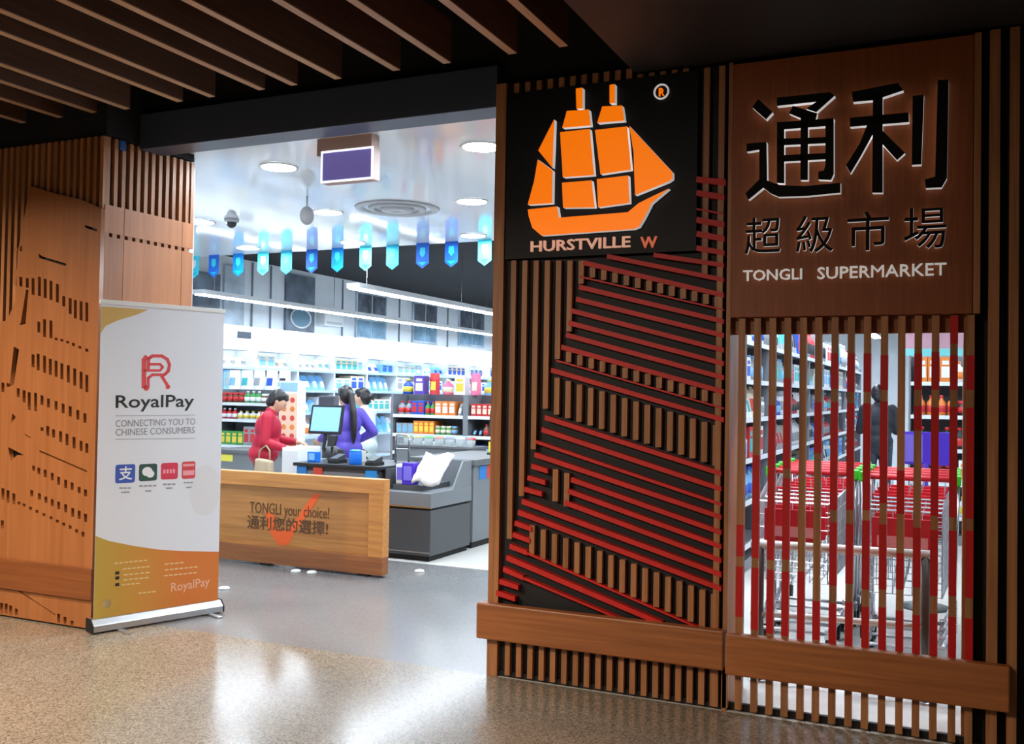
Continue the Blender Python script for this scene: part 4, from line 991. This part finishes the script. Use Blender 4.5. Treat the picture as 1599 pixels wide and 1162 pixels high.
for k, c_ in enumerate(['blue', 'purple', 'red', 'pink', 'white', 'pink', 'sky', 'white', 'teal', 'orange']):
    product(['bottle', 'carton', 'pouch'][k % 3], c_, 'cream' if k % 2 else 'yellow', (-6.60 + .2 * k, 6.40, 1.4765), (.15, .13, .2 + .04 * (k % 3)), 0, 'top of the dark framed shelving', 'packs on top of the dark framed shelving')
# long aisle behind the slat screen
A = Vector((-1.62, 3.3, 0)); AL = [.25, .62, .98, 1.33, 1.66, 2.0]
shelving('aisle_shelving', 'long packed aisle shelving seen through the slat screen', A, Y1, X1, 11.2, .45, AL, 2.05, SHELFG, 1.4)
for i, z in enumerate(AL):
    for bay in range(8):
        wr_ = (.13, .2) if bay < 4 else (.2, .3)
        if z < .5: continue
        fill(A + Y1 * (1.4 * bay + .03), Y1, X1, 1.34, z, .30 if z < 1.9 else .42, .42, wr_, ['carton', 'jar', 'bottle', 'pouch'], ['white', 'cream', 'sky', 'grey', 'white', 'white', 'grey', 'blue', 'red'], ['grey', 'blue', 'sky', 'black', 'teal', 'red'], ORD[i] + ' shelf of the long aisle', 'goods along the aisle', 600 + 31 * i + bay)
A = Vector((-.46, 6.4, 0)); EL = [.3, .65, 1.0, 1.35, 1.7]
shelving('end_shelving', 'end shelving with dark and white goods behind the purple board', A, X1, -Y1, 1.2, .42, EL, 1.98, SHELFG, 1.2)
for i, z in enumerate(EL):
    fill(A + X1 * .05, X1, -Y1, 1.1, z, .28, .40, (.09, .14), ['jar', 'bottle', 'carton'], ['black', 'white', 'grey', 'orange', 'black', 'white'], ['white', 'red', 'orange', 'yellow'], ORD[i] + ' shelf behind the purple board', 'goods behind the purple board', 900 + i)
pb = thing('promotion_board', 'purple promotion board on a slim post behind the trolleys', 'sign', (-.2, 3.0, 0))
MB().box(-.36, -.04, 2.99, 3.01, 1.04, 1.28).build('board', mat('purple_board', (78, 52, 200), .45), pb, bevel=.003)
MB().box(-.34, -.22, 2.987, 2.99, 1.06, 1.26).build('pale_panel', mat('pale_violet', (120, 110, 220), .5), pb)
MB().tube([(-.2, 3.0, .02), (-.2, 3.0, 1.05)], .02, 10).build('post', mat('post_violet', (90, 70, 200), .4), pb)
MB().lathe([(.17, 0), (.17, .015), (.03, .03)], (-.2, 3.0, 0), 20).build('foot', DGREY, pb, True)
sb = thing('hanging_board', 'pink and teal overhead board hanging above the end shelving', 'sign', (-.3, 6.9, 2.1))
MB().box(-.55, .3, 6.95, 6.98, 2.0, 2.45).build('board', mat('board_pink', (206, 160, 176), .5), sb)
MB().box(-.55, .3, 6.944, 6.95, 2.0, 2.08).build('teal_band', mat('board_teal', (130, 220, 220), .5), sb)
for x in (-.45, .2): MB().tube([(x, 6.965, 2.45), (x, 6.965, 3.5)], .004, 6).build('wire', CHROME, sb)

# ================================================================== PEOPLE
def blob(name, prims, voxel, m, parent, smooth=6):
    """one continuous surface grown round tapered limbs (a, ra, b, rb) and ovals (c, (rx, ry, rz))"""
    mb = MB()
    for p in prims:
        if len(p) == 2: mb.ball(p[0], p[1], 20, 14)
        else:
            a, ra, b, rb = p; a, b = Vector(a), Vector(b); d = b - a; L = max(d.length, 1e-4); d = d / L
            pts, rs = [], []
            for t in (-90, -60, -30): pts.append(a + d * ra * math.sin(math.radians(t)) * .999); rs.append(max(ra * math.cos(math.radians(t)), .0015))
            for k in range(5): pts.append(a + d * L * k / 4); rs.append(ra + (rb - ra) * k / 4)
            for t in (30, 60, 90): pts.append(b + d * rb * math.sin(math.radians(t)) * .999); rs.append(max(rb * math.cos(math.radians(t)), .0015))
            mb.tube(pts, rs, 14)
    me = bpy.data.meshes.new(name); me.from_pydata(mb.v, [], mb.f); me.update()
    o = bpy.data.objects.new(name, me); COL.objects.link(o)
    r = o.modifiers.new('r', 'REMESH'); r.mode = 'VOXEL'; r.voxel_size = voxel; r.use_smooth_shade = True
    s = o.modifiers.new('s', 'SMOOTH'); s.factor = .5; s.iterations = smooth
    bpy.context.view_layer.update()
    dg = bpy.context.evaluated_depsgraph_get()
    out = bpy.data.meshes.new_from_object(o.evaluated_get(dg)); bpy.data.objects.remove(o)
    out.materials.clear(); out.materials.append(m)
    out.polygons.foreach_set('use_smooth', [True] * len(out.polygons))
    return link(name, out, parent)
SKIN = mat('skin', (214, 168, 140), .5); HAIR = mat('dark_hair', (28, 24, 26), .4)
def hand(w, el, side, curl=.5):
    """palm and five bent fingers at wrist w, forearm coming from el"""
    w, el = Vector(w), Vector(el); d = (w - el).normalized()
    lat = d.cross(Vector((0, 0, 1)));  lat = lat.normalized() if lat.length > .1 else Vector((0, 1, 0))
    dn = d.cross(lat).normalized()
    if dn.z > 0: dn = -dn
    th = lat * side
    pr = [(w, .026, w + d * .035, .03), (w + d * .03 - lat * .02, .017, w + d * .075 - lat * .026, .015), (w + d * .03, .017, w + d * .08, .015), (w + d * .03 + lat * .02, .017, w + d * .075 + lat * .026, .015)]
    for k, (off, ln) in enumerate(((-.034, .062), (-.0115, .072), (.0115, .068), (.034, .052))):
        if side > 0: off = -off
        b = w + d * .08 + lat * off; m1 = b + d * ln * .5 + dn * .012 * curl * 2; e = m1 + d * ln * .38 + dn * ln * .7 * curl
        pr += [(b, .0088, m1, .0083), (m1, .0083, e, .007)]
    b = w + d * .025 + th * .03; m1 = b + d * .03 + th * .025 + dn * .01; e = m1 + d * .032 + dn * .012
    return pr + [(b, .012, m1, .0105), (m1, .0105, e, .0085)]
def person(label, loc, face_deg, H, top, legs_m, arms, head_tilt=0.0, hair='short', voxel=.0065, lean=0.0, sleeve=1.0, top_name='jacket', shoe=RUBBER, girth=1.0):
    """stands at loc facing face_deg; local +x is forward, +y the left hand; arms: {side: (elbow, wrist)} relative to the shoulder"""
    t = thing('person', label, 'person'); k = H / 1.62
    V = lambda x, y, z: Vector((x, y, z)) * k
    lf = lambda z: lean * max(0, z - .85)
    body, topp, legs = [], [], []
    pel = V(0, 0, .90); ch = V(lf(1.18), 0, 1.18)
    body += [(pel, (.12 * k, .155 * k, .11 * k)), (ch, (.105 * k, .15 * k, .17 * k)), (V(lf(1.03), 0, 1.03), (.10 * k, .135 * k, .13 * k)), (V(lf(1.32), 0, 1.30), .055 * k, V(lf(1.40) + .01, 0, 1.40), .048 * k)]
    g = girth
    topp += [(V(0, 0, .90), (.145 * k * g, .185 * k * g, .13 * k)), (ch, (.128 * k * g, .172 * k * g, .175 * k)), (V(lf(1.03), 0, 1.02), (.13 * k * g, .165 * k * g, .15 * k)), (V(lf(1.31), -.09, 1.31), .06 * k, V(lf(1.31), .09, 1.31), .06 * k), (V(lf(1.33), 0, 1.34), .07 * k, V(lf(1.36), 0, 1.365), .062 * k),
             (V(0, -.07, .80), .10 * k, V(0, .07, .80), .10 * k)]
    for s in (-1, 1):
        hip, kn, an = V(0, .085 * s, .86), V(.02, .095 * s, .46), V(-.01, .10 * s, .08)
        body += [(hip, .082 * k, kn, .052 * k), (kn, .052 * k, an, .036 * k), (an, .036 * k, V(.13, .11 * s, .035), .03 * k)]
        legs += [(hip, .096 * k, kn, .07 * k), (kn, .07 * k, an + V(0, 0, .0), .058 * k)]
        sh = V(lf(1.3), .165 * s, 1.305)
        e, w_ = arms[s]; el = sh + V(*e); wr_ = el + V(*w_)
        body += [(sh, .05 * k, el, .04 * k), (el, .04 * k, wr_, .027 * k)] + hand(wr_, el, -s)
        fw = el + (wr_ - el) * (sleeve if sleeve < 1 else .96)
        topp += [(sh, .072 * k, el, .058 * k), (el, .058 * k, fw, .043 * k)]
    body += [(V(-.01, -.075, .90), (.07 * k, .08 * k, .09 * k)), (V(-.01, .075, .90), (.07 * k, .08 * k, .09 * k))]
    # head, turned down by head_tilt about its base
    hb = V(lf(1.40) + .01, 0, 1.40); ct, st = math.cos(head_tilt), math.sin(head_tilt)
    def hd(x, y, z): return hb + Vector((x * ct + z * st, y, -x * st + z * ct)) * k
    r = .085 * k
    body += [(hd(.015, 0, .11), (.092 * k, .074 * k, .105 * k)), (hd(.035, 0, .05), (.06 * k, .054 * k, .058 * k)), (hd(.05, 0, .03), .03 * k, hd(.062, 0, .012), .022 * k),
             (hd(.1, 0, .105), .009 * k, hd(.122, 0, .078), .013 * k), (hd(.095, -.03, .125), .012 * k, hd(.095, .03, .125), .012 * k), (hd(.098, -.015, .045), .009 * k, hd(.098, .015, .045), .009 * k)]
    for s in (-1, 1): body += [(hd(.0, .075 * s, .1), (.018 * k, .01 * k, .03 * k))]
    bo_ = blob('body', body, voxel, SKIN, t, 4)
    for s in (-1, 1):
        e = hd(.094, .03 * s, .102); MB().ball(e, .009 * k, 8, 6).build('eye', HAIR, bo_)
    ml = MB().tube([hd(.107, -.02, .046), hd(.111, 0, .046), hd(.107, .02, .046)], .004 * k, 6).build('mouth', mat('lips', (170, 90, 84), .5), bo_)
    blob(top_name, topp, voxel * 1.25, top, t, 8)
    blob('trousers', legs + [(V(0, 0, .88), (.128 * k, .165 * k, .10 * k))], voxel * 1.25, legs_m, t, 6)
    for s in (-1, 1):
        blob('shoe', [(V(-.035, .10 * s, .04), .04 * k, V(.14, .112 * s, .032), .034 * k)], .009, shoe, t, 4)
    hr = [(hd(-.012, 0, .135), (.098 * k, .086 * k, .096 * k)), (hd(-.045, 0, .09), (.06 * k, .08 * k, .09 * k)), (hd(.05, -.02, .185), .035 * k, hd(.05, .03, .185), .035 * k)]
    for s in (-1, 1): hr += [(hd(-.02, .072 * s, .12), .022 * k, hd(-.03, .068 * s, .06), .018 * k)]
    if hair == 'short':
        hr += [(hd(-.06, 0, .04), (.045 * k, .06 * k, .05 * k)), (hd(.075, -.035, .165), .022 * k, hd(.08, .035, .165), .022 * k)]
    if hair == 'tail':
        pts = [hd(-.10, 0, .13), hd(-.135, 0, .09), V(lf(1.3) - .15, 0, 1.33), V(lf(1.2) - .165, 0, 1.18), V(lf(1.05) - .165, 0, 1.06), V(lf(1.0) - .155, 0, .97)]
        rs = [.03, .034, .042, .04, .034, .012]
        hr += [(a, ra * k, b, rb * k) for a, b, ra, rb in zip(pts, pts[1:], rs, rs[1:])]
    if hair == 'bun':
        hr += [(hd(-.115, 0, .10), (.035 * k, .03 * k, .04 * k)), (hd(-.12, 0, .08), .016 * k, hd(-.15, 0, .05), .01 * k)]
    blob('hair', hr, .008, HAIR, t, 3)
    t.location = loc; t.rotation_euler[2] = math.radians(face_deg)
    return t
RJ = mat('crimson_jacket', (176, 10, 48), .6, noise=.12, nscale=6); DT = mat('black_trousers', (26, 26, 30), .7)
PJ = mat('violet_top', (88, 70, 176), .65, noise=.1, nscale=6); LT = mat('pale_top', (206, 222, 226), .6)
p1 = person('person in a crimson jacket at the checkout, head bent, holding a beige tote', (-6.50, 3.34, 0), 30, 1.52, RJ, DT, {-1: ((-.02, -.05, -.27), (.20, .05, -.06)), 1: ((.05, .04, -.26), (.21, -.05, -.02))}, .55, 'short', .0065, .14, girth=1.14)
MB().prism([(.10, -.045, 1.215), (.135, -.02, 1.235), (.155, 0.03, 1.11), (.12, -.03, 1.09)], (0, .02, 0)).build('collar', mat('cream_collar', (226, 216, 190), .6), None)
bpy.data.objects['collar'].parent = p1
tb = thing('tote_bag', 'beige tote bag hanging from the hand of the person in the crimson jacket', 'bag', (-6.33, 3.14, .48))
MB().prism([(-6.40, 3.05, .50), (-6.18, 3.05, .48), (-6.20, 3.05, .80), (-6.38, 3.05, .82)], (0, .09, 0)).build('body', mat('beige_canvas', (186, 168, 140), .8, noise=.15, nscale=12), tb, bevel=.02)
MB().tube([(-6.36, 3.095, .80), (-6.35, 3.10, .90), (-6.29, 3.12, .945), (-6.23, 3.10, .90), (-6.22, 3.095, .79)], .009, 6).build('strap', mat('beige_strap', (160, 140, 112), .8), tb, True)
person('person in a violet top with a long ponytail, turned to the monitor', (-6.12, 4.30, 0), 152, 1.56, PJ, DT, {1: ((.10, .03, -.25), (.20, -.02, -.06)), -1: ((-.10, -.13, -.21), (.14, .11, -.10))}, .22, 'tail', .0065, .06, top_name='top')
person('person in a pale top with tied hair, behind the violet top', (-6.42, 5.12, 0), 185, 1.54, LT, DT, {1: ((.06, .03, -.26), (.2, 0, .0)), -1: ((.04, -.03, -.27), (.18, .02, -.04))}, .15, 'bun', .008, .04, top_name='top')
person('person in a dark jacket standing in the long aisle beyond the trolleys', (-.95, 9.2, 0), 100, 1.70, mat('charcoal_jacket', (40, 42, 50), .7), mat('blue_jeans', (52, 58, 76), .7), {1: ((.05, .05, -.27), (.18, -.02, .03)), -1: ((.03, -.06, -.27), (.18, .03, .03))}, .2, 'short', .009, .03)

# ================================================================== TROLLEYS BEHIND THE SCREEN
rl = thing('trolley_rail', 'white tubular trolley guard rail just behind the slat screen', 'rail', (-.55, .6, 0))
TW = mat('rail_white', (222, 220, 212), .35)
MB().tube([(-1.0, .6, .725), (-.11, .6, .738)], .024, 12).build('top_tube', TW, rl, True)
MB().tube([(-1.0, .6, .355), (-.13, .6, .378)], .017, 12).build('lower_tube', TW, rl, True)
for x in (-.955, -.135): MB().tube([(x, .6, 0), (x, .6, .73)], .024, 12).build('post', mat('post_grey', (92, 88, 82), .4, .6), rl, True)
for x in (-.955, -.135): MB().lathe([(.055, 0), (.055, .008), (.03, .012)], (x, .6, 0), 16).build('floor_plate', CHROME, rl, True)
WIRE = mat('trolley_wire', (190, 192, 196), .3, .9); TRED = mat('trolley_red', (214, 30, 44), .4); TGRN = mat('trolley_green', (60, 190, 40), .4)
def make_trolley():
    """handle at y = 0, nose at y = -0.85"""
    t = thing('shopping_trolley', '', 'trolley')
    bk = MB(); W0, W1 = .27, .20; zt0, zt1, zb0, zb1 = .97, .90, .50, .44; yb, yf = -.06, -.85
    q = lambda u, v, s: Vector((s * (W0 + (W1 - W0) * u), yb + (yf - yb) * u, (zb0 + (zb1 - zb0) * u) + v * ((zt0 + (zt1 - zt0) * u) - (zb0 + (zb1 - zb0) * u))))
    for s in (-1, 1):
        for k in range(15): u = k / 14; bk.tube([q(u, 0, s), q(u, 1, s)], .0026, 4)
        for k in range(7): v = k / 6; bk.tube([q(0, v, s), q(1, v, s)], .0026 if 0 < k < 6 else .006, 4)
    for k in range(9):
        f = -1 + 2 * k / 8
        bk.tube([Vector((f * W1, yf, zb1)), Vector((f * W1, yf, zt1))], .0026, 4); bk.tube([Vector((f * W0, yb, zb0)), Vector((f * W1, yf, zb1))], .0026, 4)
        bk.tube([Vector((f * W0, yb, zb0)), Vector((f * W0, yb, zt0))], .0026, 4)
    for k in range(7):
        z = zb1 + (zt1 - zb1) * k / 6; bk.tube([Vector((-W1, yf, z)), Vector((W1, yf, z))], .0026 if k < 6 else .006, 4)
    tag(bk.build('wire_basket', WIRE, t), kind='stuff')
    MB().tube([(-.28, 0, 1.02), (.28, 0, 1.02)], .019, 10).build('handle_grip', TRED, t, True)
    for s in (-1, 1):
        MB().box(s * .275 - .022, s * .275 + .022, -.05, .03, .985, 1.05).build('handle_bracket', TGRN, t, bevel=.008)
        MB().tube([(s * .28, 0, 1.0), (s * .27, -.06, .6), (s * .26, -.10, .16)], .011, 8).build('upright', WIRE, t, True)
        MB().tube([(s * .26, -.10, .16), (s * .2, -.80, .14)], .011, 8).build('base_tube', WIRE, t, True)
        for y, xx in ((-.12, .26), (-.78, .2)):
            MB().lathe([(.055, -.014), (.06, -.008), (.06, .008), (.055, .014)], (s * xx, y, .06), 14, 0, 'x').build('wheel', RUBBER, t, True)
            MB().box(s * xx - .02, s * xx + .02, y - .03, y + .03, .075 + .03, .16).build('castor', CHROME, t, bevel=.004)
    MB().tube([(-.2, -.80, .14), (.2, -.80, .14)], .011, 8).build('base_tube', WIRE, t, True)
    MB().prism([(-.2, -.08, .66), (.2, -.08, .66), (.22, -.075, .92), (-.22, -.075, .92)], (0, -.012, 0)).build('seat_flap', TRED, t, bevel=.004)
    pl = MB().box(-.16, .16, -.868, -.858, .66, .86).build('front_placard', TRED, t, bevel=.003)
    MB().box(-.13, .13, -.871, -.868, .70, .76).build('pale_stripe', mat('placard_pink', (240, 150, 150), .4), pl)
    return t
tp = make_trolley()
rows = [(-.87, 2.02, 5, 'the row beside the ship pillar'), (-.265, 1.92, 4, 'the row in front of the purple board')]
first = True
nth = ['front', 'second', 'third', 'fourth', 'last']
for x, y, n, nm in rows:
    for k in range(n):
        o = tp if first else copy_tree(tp); first = False
        o.location = (x, y + .24 * k, 0)
        o['label'] = '%s nested trolley with red grip in %s' % (nth[k], nm)
        o['group'] = 'nested trolleys behind the slat screen'
